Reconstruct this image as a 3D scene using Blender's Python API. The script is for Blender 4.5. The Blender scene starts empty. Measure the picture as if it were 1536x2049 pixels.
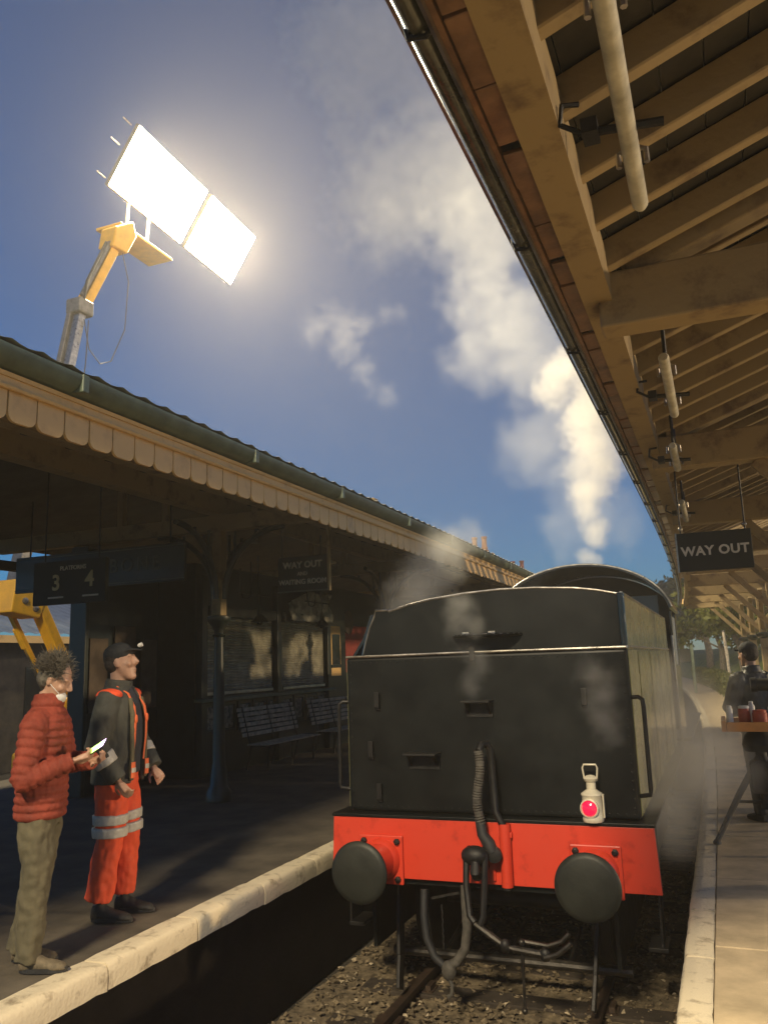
import bpy, bmesh, math, random
from mathutils import Vector, Matrix, Euler, noise
rnd = random.Random(7)
sc = bpy.context.scene
COL = sc.collection
R = math.radians
PI = math.pi

# ---------------------------------------------------------------- camera, sky, sun, exposure
cam_d = bpy.data.cameras.new('camera'); cam = bpy.data.objects.new('camera', cam_d); COL.objects.link(cam)
sc.camera = cam
CX, CZ = 1.881, 1.717
YAW, PITCH, ROLL = 0.377, 0.183, -0.034
fw = Vector((-math.sin(YAW)*math.cos(PITCH), math.cos(YAW)*math.cos(PITCH), math.sin(PITCH)))
r0 = fw.cross(Vector((0, 0, 1))).normalized(); u0 = r0.cross(fw)
rt = math.cos(ROLL)*r0 + math.sin(ROLL)*u0; up = -math.sin(ROLL)*r0 + math.cos(ROLL)*u0
mw = Matrix((rt, up, -fw)).transposed().to_4x4(); mw.translation = Vector((CX, 0, CZ))
cam.matrix_world = mw
cam_d.sensor_fit = 'VERTICAL'; cam_d.sensor_height = 36.0; cam_d.lens = 36*1646.4/2049
cam_d.clip_start = 0.05; cam_d.clip_end = 3000

SUN_EL, SUN_AZ = R(7.0), R(73)     # dusk: low warm sun added in place of an unseen lamp on the right; film floodlights do the rest
w = bpy.data.worlds.new('World'); sc.world = w; w.use_nodes = True
nt = w.node_tree; nt.nodes.clear()
wo = nt.nodes.new('ShaderNodeOutputWorld'); bg = nt.nodes.new('ShaderNodeBackground'); sky = nt.nodes.new('ShaderNodeTexSky')
sky.sky_type = 'NISHITA'; sky.sun_disc = False; sky.sun_elevation = SUN_EL; sky.sun_rotation = SUN_AZ
sky.air_density = 1.0; sky.dust_density = 0.0; sky.ozone_density = 6.0; sky.altitude = 300
bg.inputs[1].default_value = 0.082
nt.links.new(sky.outputs[0], bg.inputs[0]); nt.links.new(bg.outputs[0], wo.inputs[0])
sd = bpy.data.lights.new('sun', 'SUN'); sd.energy = 1.15; sd.angle = R(1.5); sd.color = (1.0, 0.74, 0.42)
so = bpy.data.objects.new('sun', sd); COL.objects.link(so)
ldir = Vector((-math.sin(SUN_AZ)*math.cos(SUN_EL), -math.cos(SUN_AZ)*math.cos(SUN_EL), -math.sin(SUN_EL)))
so.rotation_euler = ldir.to_track_quat('-Z', 'Y').to_euler(); so.location = (30, 5, 12)
vs = sc.view_settings; vs.view_transform = 'Standard'; vs.look = 'None'; vs.gamma = 1.0; vs.exposure = 0.85; vs.use_curve_mapping = False
sc.render.engine = 'CYCLES'
cy = sc.cycles
cy.use_denoising = True; cy.max_bounces = 6; cy.diffuse_bounces = 3; cy.glossy_bounces = 3; cy.transmission_bounces = 4; cy.transparent_max_bounces = 12
cy.volume_bounces = 1; cy.volume_step_rate = 2.0; cy.volume_max_steps = 256; cy.sample_clamp_indirect = 4.0
cy.caustics_reflective = False; cy.caustics_refractive = False

# ---------------------------------------------------------------- helpers
def xc(y):                       # the track and both platforms bend gently to the left
    return -(max(0.0, y-8.0)**2)/900.0

MATS = {}
def mat(name, col, rough=0.6, metal=0.0, var=0.25, scale=6.0, bump=0.15, coat=0.0, col2=None, spec=0.5, detail=6, bscale=None, bdist=0.01, thr=None):
    if name in MATS: return MATS[name]
    m = bpy.data.materials.new(name); m.use_nodes = True; MATS[name] = m
    n = m.node_tree.nodes; l = m.node_tree.links; b = n['Principled BSDF']
    b.inputs['Roughness'].default_value = rough; b.inputs['Metallic'].default_value = metal
    b.inputs['Specular IOR Level'].default_value = spec
    if coat: b.inputs['Coat Weight'].default_value = coat; b.inputs['Coat Roughness'].default_value = 0.12
    geo = n.new('ShaderNodeNewGeometry')
    t1 = n.new('ShaderNodeTexNoise'); t1.inputs['Scale'].default_value = scale; t1.inputs['Detail'].default_value = detail; t1.inputs['Roughness'].default_value = 0.62
    l.new(geo.outputs['Position'], t1.inputs['Vector'])
    rp = n.new('ShaderNodeValToRGB')
    c2 = col2 if col2 else tuple(c*(1-var*1.6) for c in col)
    c1 = col if col2 else tuple(min(1, c*(1+var)) for c in col)
    lo, hi = thr if thr else (0.3, 0.72)
    rp.color_ramp.elements[0].position = lo; rp.color_ramp.elements[1].position = hi
    rp.color_ramp.elements[0].color = (*c2, 1); rp.color_ramp.elements[1].color = (*c1, 1)
    l.new(t1.outputs[0], rp.inputs[0]); l.new(rp.outputs[0], b.inputs['Base Color'])
    if bump:
        t2 = n.new('ShaderNodeTexNoise'); t2.inputs['Scale'].default_value = bscale or scale*6; t2.inputs['Detail'].default_value = 4
        l.new(geo.outputs['Position'], t2.inputs['Vector'])
        bp = n.new('ShaderNodeBump'); bp.inputs['Strength'].default_value = bump; bp.inputs['Distance'].default_value = bdist
        l.new(t2.outputs[0], bp.inputs['Height']); l.new(bp.outputs[0], b.inputs['Normal'])
        mr = n.new('ShaderNodeMapRange'); mr.inputs[3].default_value = max(0.04, rough-0.12); mr.inputs[4].default_value = min(1, rough+0.15)
        l.new(t1.outputs[0], mr.inputs[0]); l.new(mr.outputs[0], b.inputs['Roughness'])
    return m
def emit(name, col, s):
    m = bpy.data.materials.new(name); m.use_nodes = True; MATS[name] = m
    n = m.node_tree.nodes; b = n['Principled BSDF']
    b.inputs['Base Color'].default_value = (.8, .8, .8, 1); b.inputs['Emission Color'].default_value = (*col, 1); b.inputs['Emission Strength'].default_value = s
    return m

def frame(d):
    d = d.normalized(); a = Vector((0, 0, 1)) if abs(d.z) < 0.9 else Vector((0, 1, 0))
    x = a.cross(d).normalized(); return x, d.cross(x)

class MB:
    def __init__(s): s.v = []; s.f = []
    def add(s, vs, fs):
        o = len(s.v); s.v += [tuple(q) for q in vs]; s.f += [tuple(i+o for i in q) for q in fs]; return s
    def box(s, x0, x1, y0, y1, z0, z1):
        return s.add([(x0,y0,z0),(x1,y0,z0),(x1,y1,z0),(x0,y1,z0),(x0,y0,z1),(x1,y0,z1),(x1,y1,z1),(x0,y1,z1)],
                     [(3,2,1,0),(4,5,6,7),(0,1,5,4),(1,2,6,5),(2,3,7,6),(3,0,4,7)])
    def bar(s, a, b, wd, ht, upv=(0,0,1)):      # rectangular bar from a to b
        a = Vector(a); b = Vector(b); d = (b-a).normalized(); x = d.cross(Vector(upv))
        if x.length < 1e-4: x = Vector((1,0,0))
        x.normalize(); z = x.cross(d)
        vs = []
        for p in (a, b):
            for sx, sz in ((-1,-1),(1,-1),(1,1),(-1,1)): vs.append(p + x*sx*wd/2 + z*sz*ht/2)
        return s.add(vs, [(0,1,2,3),(7,6,5,4),(0,4,5,1),(1,5,6,2),(2,6,7,3),(3,7,4,0)])
    def tube(s, pts, r, n=10, cap=True, el=None):
        pts = [Vector(p) for p in pts]; k = len(pts); rr = r if isinstance(r, (list, tuple)) else [r]*k
        vs = []; px = None
        for i, p in enumerate(pts):
            d = (pts[min(i+1, k-1)] - pts[max(i-1, 0)])
            if d.length < 1e-9: d = Vector((0,0,1))
            d.normalize()
            if px is None: px, py = frame(d)
            else:
                px = (px - d*px.dot(d))
                if px.length < 1e-6: px, py = frame(d)
                px.normalize(); py = d.cross(px)
            ra, rb = rr[i] if isinstance(rr[i], (list, tuple)) else (rr[i], rr[i])
            if el is not None and i == 0: pass
            for j in range(n):
                t = 2*PI*j/n; vs.append(p + px*math.cos(t)*ra + py*math.sin(t)*rb)
        fs = [(i*n+j, i*n+(j+1) % n, (i+1)*n+(j+1) % n, (i+1)*n+j) for i in range(k-1) for j in range(n)]
        if cap: fs += [tuple(range(n-1, -1, -1)), tuple(range((k-1)*n, k*n))]
        return s.add(vs, fs)
    def loft(s, rings):                       # rings: lists of equal length, closed with caps
        n = len(rings[0]); vs = [p for q in rings for p in q]; k = len(rings)
        fs = [(i*n+j, i*n+(j+1) % n, (i+1)*n+(j+1) % n, (i+1)*n+j) for i in range(k-1) for j in range(n)]
        fs += [tuple(range(n-1, -1, -1)), tuple(range((k-1)*n, k*n))]
        return s.add(vs, fs)
    def lathe(s, prof, c=(0,0,0), ax=(0,0,1), n=24):   # prof: (radius, height)
        ax = Vector(ax).normalized(); x, y = frame(ax); c = Vector(c)
        return s.loft([[c + ax*h + (x*math.cos(2*PI*j/n) + y*math.sin(2*PI*j/n))*max(r, 1e-4) for j in range(n)] for r, h in prof])
    def ball(s, c, r, n=14, m=9):
        rx, ry, rz = r if isinstance(r, (list, tuple)) else (r, r, r)
        rings = []
        for i in range(m+1):
            t = -PI/2 + PI*i/m; q = max(math.cos(t), 0.02)
            rings.append([(c[0]+rx*q*math.cos(2*PI*j/n), c[1]+ry*q*math.sin(2*PI*j/n), c[2]+rz*math.sin(t)) for j in range(n)])
        return s.loft(rings)
    def prism(s, poly, axis, a, b):           # poly 2d, extruded along axis from a to b
        def pt(p, t): return {'x': (t, p[0], p[1]), 'y': (p[0], t, p[1]), 'z': (p[0], p[1], t)}[axis]
        n = len(poly)
        return s.add([pt(p, a) for p in poly] + [pt(p, b) for p in poly], [tuple(range(n-1, -1, -1)), tuple(range(n, 2*n))] + [(i, (i+1) % n, n+(i+1) % n, n+i) for i in range(n)])
    def ybar(s, poly, y0, y1, seg=None, jit=0.0):          # profile (x,z) swept along the bend
        seg = seg or max(1, int((y1-y0)/1.5)); n = len(poly); rings = []
        for i in range(seg+1):
            y = y0 + (y1-y0)*i/seg
            rings.append([(p[0]+xc(y)+(rnd.uniform(-jit, jit) if jit else 0), y, p[1]+(rnd.uniform(-jit, jit) if jit else 0)) for p in poly])
        return s.loft(rings)
    def mesh(s, name, origin=(0,0,0)):
        me = bpy.data.meshes.new(name); o = origin
        me.from_pydata([(v[0]-o[0], v[1]-o[1], v[2]-o[2]) for v in s.v], [], s.f)
        bm = bmesh.new(); bm.from_mesh(me); bmesh.ops.recalc_face_normals(bm, faces=bm.faces); bm.to_mesh(me); bm.free()
        return me
    def build(s, name, m, parent=None, smooth=False, bevel=0.0, loc=None, seg=2, angle=35):
        # vertices are in world space; the object is placed at loc (or at its parent's origin)
        org = Vector(loc) if loc is not None else (WORLD(parent) if parent else Vector((0,0,0)))
        me = s.mesh(name, org)
        return place(name, me, m, org, parent, smooth, bevel, seg, angle)
def WORLD(o):
    p = Vector(o.location)
    while o.parent: o = o.parent; p = p + Vector(o.location)
    return p
def place(name, me, m, org, parent=None, smooth=False, bevel=0.0, seg=2, angle=35):
    if m is not None and not me.materials: me.materials.append(MATS[m] if isinstance(m, str) else m)
    o = bpy.data.objects.new(name, me); COL.objects.link(o)
    o.location = Vector(org) - (WORLD(parent) if parent else Vector((0,0,0)))
    if parent: o.parent = parent
    if smooth:
        me.polygons.foreach_set('use_smooth', [True]*len(me.polygons))
        if angle < 180:
            try: me.set_sharp_from_angle(angle=R(angle))
            except Exception: pass
    if bevel:
        b = o.modifiers.new('bevel', 'BEVEL'); b.width = bevel; b.segments = seg; b.limit_method = 'ANGLE'
    return o
def tag(o, label=None, cat=None, group=None, kind=None):
    if label: o['label'] = label
    if cat: o['category'] = cat
    if group: o['group'] = group
    if kind: o['kind'] = kind
    return o
def thing(name, loc, label, cat, group=None):
    o = bpy.data.objects.new(name, None); COL.objects.link(o); o.location = loc; o.empty_display_size = 0.2
    return tag(o, label, cat, group)
TS = bpy.data.scenes.new('workbench')
def evaluated(o):
    TS.collection.objects.link(o); vl = TS.view_layers[0]; vl.update(); dg = vl.depsgraph; dg.update()
    return bpy.data.meshes.new_from_object(o.evaluated_get(dg))
def text_mesh(name, body, size, m, parent, loc, rot, align='CENTER', ext=0.003, off=0.0, space=1.0):
    cu = bpy.data.curves.new(name, 'FONT'); cu.body = body; cu.size = size; cu.align_x = align; cu.align_y = 'CENTER'; cu.extrude = ext; cu.offset = off; cu.space_character = space; cu.resolution_u = 3
    t = bpy.data.objects.new(name, cu); me = evaluated(t)
    bpy.data.objects.remove(t); bpy.data.curves.remove(cu)
    me.name = name; me.materials.clear(); me.materials.append(MATS[m])
    o = bpy.data.objects.new(name, me); COL.objects.link(o); o.rotation_euler = rot
    o.location = Vector(loc) - WORLD(parent); o.parent = parent
    return o
def remesh(mb, voxel, smooth_it=3):
    me = bpy.data.meshes.new('tmp'); me.from_pydata([tuple(v) for v in mb.v], [], mb.f)
    bm = bmesh.new(); bm.from_mesh(me); bmesh.ops.recalc_face_normals(bm, faces=bm.faces); bm.to_mesh(me); bm.free()
    o = bpy.data.objects.new('tmp', me)
    r = o.modifiers.new('r', 'REMESH'); r.mode = 'VOXEL'; r.voxel_size = voxel; r.use_smooth_shade = True
    if smooth_it:
        s = o.modifiers.new('s', 'SMOOTH'); s.iterations = smooth_it; s.factor = 0.5
    out = evaluated(o)
    bpy.data.objects.remove(o); bpy.data.meshes.remove(me)
    return out

# ---------------------------------------------------------------- materials
mat('black_paint', (0.0055, 0.0068, 0.0064), 0.42, var=.35, scale=3.5, bump=.06, bscale=30, coat=.08, bdist=.004, spec=.25)
mat('black_gloss', (0.014, 0.015, 0.014), 0.22, var=.2, scale=2.5, bump=.05, bscale=9, coat=.6, bdist=.006)
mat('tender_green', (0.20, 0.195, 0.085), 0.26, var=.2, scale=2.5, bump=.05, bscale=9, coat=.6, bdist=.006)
mat('black_iron', (0.014, 0.013, 0.012), 0.5, metal=.3, var=.35, scale=14, bump=.25)
mat('red_paint', (0.62, 0.048, 0.020), 0.42, col2=(0.40, 0.028, 0.014), thr=(0.26, 0.44), scale=6, detail=9, bump=.08, bscale=40, bdist=.003, coat=.15)
mat('buffer_steel', (0.026, 0.028, 0.021), 0.5, metal=.3, var=.22, scale=5, bump=.12)
mat('worn_steel', (0.07, 0.064, 0.055), 0.42, metal=.8, var=.35, scale=14, bump=.15)
mat('bright_steel', (0.45, 0.42, 0.37), 0.3, metal=1, var=.25, scale=12, bump=.1)
mat('brass', (0.6, 0.42, 0.18), 0.3, metal=1, var=.2, scale=14)
mat('hose', (0.075, 0.068, 0.055), 0.75, var=.35, scale=20, bump=.4)
mat('rubber', (0.02, 0.02, 0.02), 0.6, var=.3, scale=15)
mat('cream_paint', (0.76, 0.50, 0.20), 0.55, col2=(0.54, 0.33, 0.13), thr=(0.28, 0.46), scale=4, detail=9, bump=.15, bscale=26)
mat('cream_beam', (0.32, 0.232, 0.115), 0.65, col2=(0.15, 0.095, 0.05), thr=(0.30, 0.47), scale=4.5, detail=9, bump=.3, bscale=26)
mat('fascia_wood', (0.20, 0.105, 0.055), 0.42, var=.4, scale=5, bump=.3, bscale=30, coat=.25)
mat('roof_boards', (0.045, 0.038, 0.026), 0.75, var=.35, scale=4, bump=.2)
mat('dark_boards', (0.070, 0.058, 0.042), 0.8, var=.35, scale=3)
mat('green_gutter', (0.125, 0.165, 0.115), 0.45, var=.25, scale=5, bump=.1)
mat('green_dark', (0.012, 0.021, 0.017), 0.4, var=.3, scale=6, bump=.1, coat=.2)
mat('roof_sheet', (0.42, 0.42, 0.38), 0.5, var=.3, scale=4)
mat('gutter_metal', (0.10, 0.10, 0.08), 0.22, metal=.35, var=.35, scale=8, bump=.12, coat=.5)
mat('shutter', (0.58, 0.56, 0.46), 0.32, metal=.45, var=.25, scale=5, bump=.08)
mat('wood_slat', (0.55, 0.47, 0.37), 0.6, var=.35, scale=9, bump=.25)
mat('sign_board', (0.010, 0.014, 0.012), 0.65, var=.2, scale=8, bump=.04)
mat('sign_white', (0.62, 0.58, 0.50), 0.5, var=.1, scale=10, bump=0)
mat('sign_dim', (0.10, 0.12, 0.10), 0.6, var=.2, scale=10, bump=0)
mat('asphalt', (0.115, 0.095, 0.066), 0.88, var=.3, scale=2.2, bump=.5, bscale=90, bdist=.006)
mat('slab', (0.58, 0.455, 0.275), 0.85, var=.22, scale=2.8, bump=.3, bscale=55, bdist=.006)
mat('white_edge', (0.72, 0.62, 0.43), 0.8, col2=(0.36, 0.29, 0.19), thr=(0.30, 0.46), scale=9, bump=.45, bscale=40, bdist=.01)
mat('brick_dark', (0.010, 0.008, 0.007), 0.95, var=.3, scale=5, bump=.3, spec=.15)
mat('ground', (0.055, 0.047, 0.033), 0.95, var=.35, scale=3, bump=.6, bscale=30, bdist=.03)
mat('ballast_a', (0.18, 0.14, 0.085), 0.95, var=.5, scale=14, bump=.5)
mat('ballast_b', (0.45, 0.37, 0.25), 0.9, var=.35, scale=20)
mat('rail_rust', (0.055, 0.036, 0.024), 0.6, metal=.3, var=.3, scale=12)
mat('sleeper', (0.045, 0.034, 0.024), 0.9, var=.35, scale=8, bump=.4)
mat('lamp_white', (0.66, 0.60, 0.45), 0.4, var=.1, scale=20, bump=.05, coat=.3)
mat('yellow_paint', (0.78, 0.42, 0.02), 0.4, var=.12, scale=4, bump=.05, coat=.3)
mat('grey_steel', (0.20, 0.19, 0.17), 0.4, metal=.5, var=.25, scale=6)
mat('brick', (0.30, 0.16, 0.10), 0.9, var=.3, scale=6, bump=.3)
mat('brick_red', (0.26, 0.06, 0.04), 0.9, var=.3, scale=6, bump=.3)
mat('poster', (0.36, 0.32, 0.23), 0.7, col2=(0.10, 0.09, 0.07), thr=(0.42, 0.6), scale=13, bump=0)
mat('brown_panel', (0.11, 0.080, 0.058), 0.7, var=.25, scale=5)
mat('red_sign', (0.30, 0.030, 0.022), 0.6, var=.2, scale=6)
mat('plastic', (0.50, 0.48, 0.40), 0.25, var=.25, scale=6, bump=.3)
mat('skin', (0.42, 0.245, 0.165), 0.5, var=.12, scale=14, bump=.08)
mat('hair_grey', (0.13, 0.115, 0.09), 0.7, var=.4, scale=60, bump=.5)
mat('hair_dark', (0.03, 0.022, 0.016), 0.7, var=.3, scale=60, bump=.4)
mat('jacket_red', (0.23, 0.045, 0.026), 0.72, var=.22, scale=9, bump=.4, bscale=45, spec=.25)
mat('trousers_olive', (0.11, 0.095, 0.055), 0.85, var=.2, scale=9, bump=.35, bscale=26)
mat('shoe_brown', (0.15, 0.12, 0.075), 0.8, var=.3, scale=25, bump=.3)
mat('shoe_dark', (0.03, 0.028, 0.025), 0.7, var=.3, scale=25)
mat('hivis', (0.75, 0.085, 0.025), 0.75, var=.12, scale=8, bump=.25, bscale=25)
mat('hivis_orange', (0.80, 0.16, 0.05), 0.7, var=.1, scale=8, bump=.2)
mat('reflect_band', (0.50, 0.48, 0.42), 0.4, var=.12, scale=30)
mat('coat_dark', (0.05, 0.052, 0.043), 0.75, var=.25, scale=9, bump=.3, bscale=30)
mat('navy', (0.022, 0.025, 0.035), 0.8, var=.25, scale=10, bump=.3)
mat('jacket_black', (0.040, 0.045, 0.045), 0.45, var=.3, scale=9, bump=.3)
mat('cap_dark', (0.018, 0.020, 0.022), 0.8, var=.2, scale=20)
mat('mask_white', (0.62, 0.62, 0.60), 0.6, var=.06, scale=20)
mat('bark', (0.20, 0.16, 0.11), 0.9, var=.35, scale=9, bump=.6, bscale=20, bdist=.03)
mat('grass', (0.12, 0.16, 0.022), 0.9, var=.35, scale=1.6, bump=.7, bscale=14, bdist=.08)
mat('orange_ply', (0.62, 0.25, 0.05), 0.45, var=.15, scale=6, coat=.2)
mat('white_plain', (0.72, 0.70, 0.64), 0.5, var=.06, scale=8)
mat('red_can', (0.45, 0.07, 0.03), 0.4, var=.2, scale=14)
mat('pipe_grey', (0.50, 0.47, 0.38), 0.6, var=.25, scale=9, bump=.15)
emit('lamp_face', (1.0, 0.84, 0.54), 150.0)
emit('phone_screen', (0.45, 1.0, 0.12), 2.2); emit('phone_bar', (0.85, 0.55, 1.0), 2.0)
def leaf(name, c1, c2):
    m = bpy.data.materials.new(name); m.use_nodes = True; MATS[name] = m
    n = m.node_tree.nodes; l = m.node_tree.links; b = n['Principled BSDF']; b.inputs['Roughness'].default_value = .55
    g = n.new('ShaderNodeNewGeometry'); t = n.new('ShaderNodeTexNoise'); t.inputs['Scale'].default_value = 1.3
    rp = n.new('ShaderNodeValToRGB'); rp.color_ramp.elements[0].color = (*c1, 1); rp.color_ramp.elements[1].color = (*c2, 1)
    rp.color_ramp.elements[0].position = .35; rp.color_ramp.elements[1].position = .65
    mx = n.new('ShaderNodeMath'); mx.operation = 'MULTIPLY_ADD'; mx.inputs[1].default_value = .25; 
    l.new(g.outputs['Position'], t.inputs['Vector']); l.new(g.outputs['Random Per Island'], mx.inputs[0]); l.new(t.outputs[0], mx.inputs[2])
    l.new(mx.outputs[0], rp.inputs[0]); l.new(rp.outputs[0], b.inputs['Base Color'])
    tr = n.new('ShaderNodeBsdfTranslucent'); l.new(rp.outputs[0], tr.inputs[0]); ms = n.new('ShaderNodeMixShader'); ms.inputs[0].default_value = .42
    l.new(b.outputs[0], ms.inputs[1]); l.new(tr.outputs[0], ms.inputs[2]); l.new(ms.outputs[0], n['Material Output'].inputs[0])
leaf('leaf_a', (.060, .095, .012), (.16, .17, .030)); leaf('leaf_b', (.022, .038, .014), (.065, .085, .022))
def glass(name, col, rough=.1):
    m = mat(name, col, rough, var=.05, bump=0, coat=.4); return m
glass('dark_glass', (.012, .014, .016)); glass('sky_glass', (.35, .42, .50), .25)  # pale blue of the sky beyond is put into the opaque pane colour
m = mat('red_lens', (.75, .01, .05), .12, var=.05, bump=0, coat=.8)
b_ = m.node_tree.nodes['Principled BSDF']; b_.inputs['Emission Color'].default_value = (1, .01, .06, 1); b_.inputs['Emission Strength'].default_value = .55


# ================================================================ the setting
def struct(o): o['kind'] = 'structure'; return o
struct(MB().add([(-400,-60,-1.12),(400,-60,-1.12),(400,700,-1.12),(-400,700,-1.12)], [(0,1,2,3)]).build('ground', 'ground'))
# trackbed between the platforms, slightly humped
tb = MB(); nx, ny = 26, 70
for j in range(ny+1):
    y = -1 + 61*(j/ny)**1.6
    for i in range(nx+1):
        x = -1.66 + 3.12*i/nx
        z = -1.035 + 0.035*noise.noise(Vector((x*2.2, y*2.2, 1))) + 0.02*noise.noise(Vector((x*7, y*7, 4)))
        tb.v.append((x+xc(y), y, z))
tb.f = [(j*(nx+1)+i, j*(nx+1)+i+1, (j+1)*(nx+1)+i+1, (j+1)*(nx+1)+i) for j in range(ny) for i in range(nx)]
bed = struct(tb.build('trackbed', 'ballast_a', smooth=True))
st = MB()
def stone(st, x, y, z, s):
    o = len(st.v); a = rnd.uniform(0, PI)
    pts = [(1,0,0),(-1,0,0),(0,1,0),(0,-1,0),(0,0,1),(0,0,-1)]
    for p in pts:
        q = Vector(p)*s*rnd.uniform(.6, 1.25); q.z *= .65; q.rotate(Euler((rnd.uniform(-.6,.6), rnd.uniform(-.6,.6), a))); st.v.append((x+q.x, y+q.y, z+q.z))
    st.f += [(o+a_, o+b_, o+c_) for a_, b_, c_ in ((0,2,4),(2,1,4),(1,3,4),(3,0,4),(2,0,5),(1,2,5),(3,1,5),(0,3,5))]
sa, sb = MB(), MB()
for k in range(9000):
    y = 2.2 + 9.5*rnd.random()**1.5; x = rnd.uniform(-1.64, 1.42)
    (sb if rnd.random() < .10 else sa).__class__
    stone(sb if rnd.random() < .08 else sa, x, y, -1.02+rnd.uniform(-.01, .02), rnd.choice((.014, .02, .026, .034)))
o = sa.build('gravel', 'ballast_a', bed); o['kind'] = 'stuff'
o = sb.build('pale_gravel', 'ballast_b', bed); o['kind'] = 'stuff'

# left platform: wall, asphalt, a row of coping stones
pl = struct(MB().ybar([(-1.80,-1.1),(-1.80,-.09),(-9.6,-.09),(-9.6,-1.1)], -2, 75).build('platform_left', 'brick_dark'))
MB().ybar([(-1.916,-.085),(-1.916,-.004),(-9.6,-.002),(-9.6,-.085)], -2, 75).build('asphalt_surface', 'asphalt', pl)
def coping(seed, wd, ln, edge, rnds):
    r2 = random.Random(seed); mb = MB(); prof = [(0,-.16),(edge*.0,-.05)]
    # cross-section from the nose (x=0) inwards
    prof = [(.0,-.15),(-.004,-.07),(.006,-.03),(.022,-.012),(.05,-.002),(wd*.5,.0),(wd,-.003),(wd,-.15)]
    rings = []; n = 9
    for i in range(n+1):
        y = .006 + (ln-.012)*i/n; e = .012 if i in (0, n) else 0
        rings.append([(p[0]+e*.5+r2.uniform(-rnds, rnds), y, p[1]-e*.5+(r2.uniform(-rnds, rnds) if k < 6 else 0)) for k, p in enumerate(prof)])
    return mb.loft(rings)
cop = []
for k in range(6):
    me = coping(k, .33, .93, 1, .0045).mesh('coping_stone'); me.materials.append(MATS['white_edge']); me.polygons.foreach_set('use_smooth', [True]*len(me.polygons)); me.set_sharp_from_angle(angle=R(50)); cop.append(me)
y = -.3; k = 0
while y < 22:
    o = place('coping_stone', cop[k % 6], None, (-1.724+xc(y), y, rnd.uniform(-.004, .004)), pl); o.rotation_euler = (0, 0, PI); o.scale.x = .19/.33
    o.location.y += .93; y += .93; k += 1
MB().ybar([(-1.914,-.14),(-1.914,0),(-1.76,0),(-1.724,-.03),(-1.724,-.14)], y, 75).build('far_coping', 'white_edge', pl)
# right platform: slabs in rows behind white-edged copings
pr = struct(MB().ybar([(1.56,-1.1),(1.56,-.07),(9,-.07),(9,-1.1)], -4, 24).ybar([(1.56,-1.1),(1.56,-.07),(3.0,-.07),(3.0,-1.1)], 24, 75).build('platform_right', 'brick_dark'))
y = -2.0; k = 0
COPW = .17
while y < 24:
    o = place('coping_stone', cop[(k*5+2) % 6], None, (1.502+xc(y), y, rnd.uniform(-.003, .003)), pr); o.scale.x = COPW/.33
    y += .93; k += 1
MB().ybar([(1.502,-.14),(1.502,-.03),(1.54,0),(1.674,0),(1.674,-.14)], y, 75).build('far_coping', 'white_edge', pr)
sl = MB().box(0, 1.6, 0, 1.62, -.066, 0).mesh('paving_slab'); sl.materials.append(MATS['slab'])
y = -1.6+.62-1.62*2; row = 0
YJ = 5.63
y = YJ - 1.63*4
while y < 20:
    for c in range(4):
        o = place('paving_slab', sl, None, (1.677+xc(y)+c*1.61, y+.004, rnd.uniform(-.0025, .0015)), pr, bevel=.006, seg=1)
    y += 1.63
MB().ybar([(1.68,-.066),(1.68,-.002),(3.0,-.002),(3.0,-.066)], y+.01, 75).build('far_paving', 'slab', pr)
# grassy bank beyond the platform
def bank_h(x, y):
    d = x-xc(y)-3.0
    return -.15 + 2.3*(1-math.exp(-max(0, d)/1.7)) + .18*noise.noise(Vector((x*.5, y*.5, 0)))
gb = MB(); nx, ny = 22, 40
for j in range(ny+1):
    y = 24 + 95*j/ny
    for i in range(nx+1):
        x = 2.99 + xc(y) + 45*(i/nx)**2; gb.v.append((x, y, bank_h(x, y) if i else -1.1))
gb.f = [(j*(nx+1)+i, j*(nx+1)+i+1, (j+1)*(nx+1)+i+1, (j+1)*(nx+1)+i) for j in range(ny) for i in range(nx)]
struct(gb.build('grass_bank', 'grass', smooth=True))

# ---------------------------------------------------------------- railway track
trk = thing('railway_track', (0, 0, -.95), 'rusty railway track on ballast running under the tender', 'track')
prof = lambda x: [(x-.035,-.915),(x+.035,-.915),(x+.035,-.955),(x+.011,-.965),(x+.011,-1.02),(x+.05,-1.03),(x+.05,-1.05),(x-.05,-1.05),(x-.05,-1.03),(x-.011,-1.02),(x-.011,-.965),(x-.035,-.955)]
for x in (-.7525, .7525): MB().ybar(prof(x), -1, 60).build('rail', 'rail_rust', trk)
slp = MB().box(-1.28, 1.28, -.125, .125, -.12, 0).mesh('sleeper'); slp.materials.append(MATS['sleeper'])
chr_ = MB().box(-.12, .12, -.09, .09, 0, .05).box(-.10, -.055, -.07, .07, .05, .09).box(.055, .10, -.07, .07, .05, .09).mesh('rail_chair'); chr_.materials.append(MATS['rail_rust'])
for k in range(22):
    y = 2.6 + .76*k
    o = place('sleeper', slp, None, (xc(y), y, -1.012+rnd.uniform(-.008, .008)), trk, bevel=.01, seg=1)
    for s in (-.7525, .7525): place('rail_chair', chr_, None, (s+xc(y), y, -1.045), o)

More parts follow.
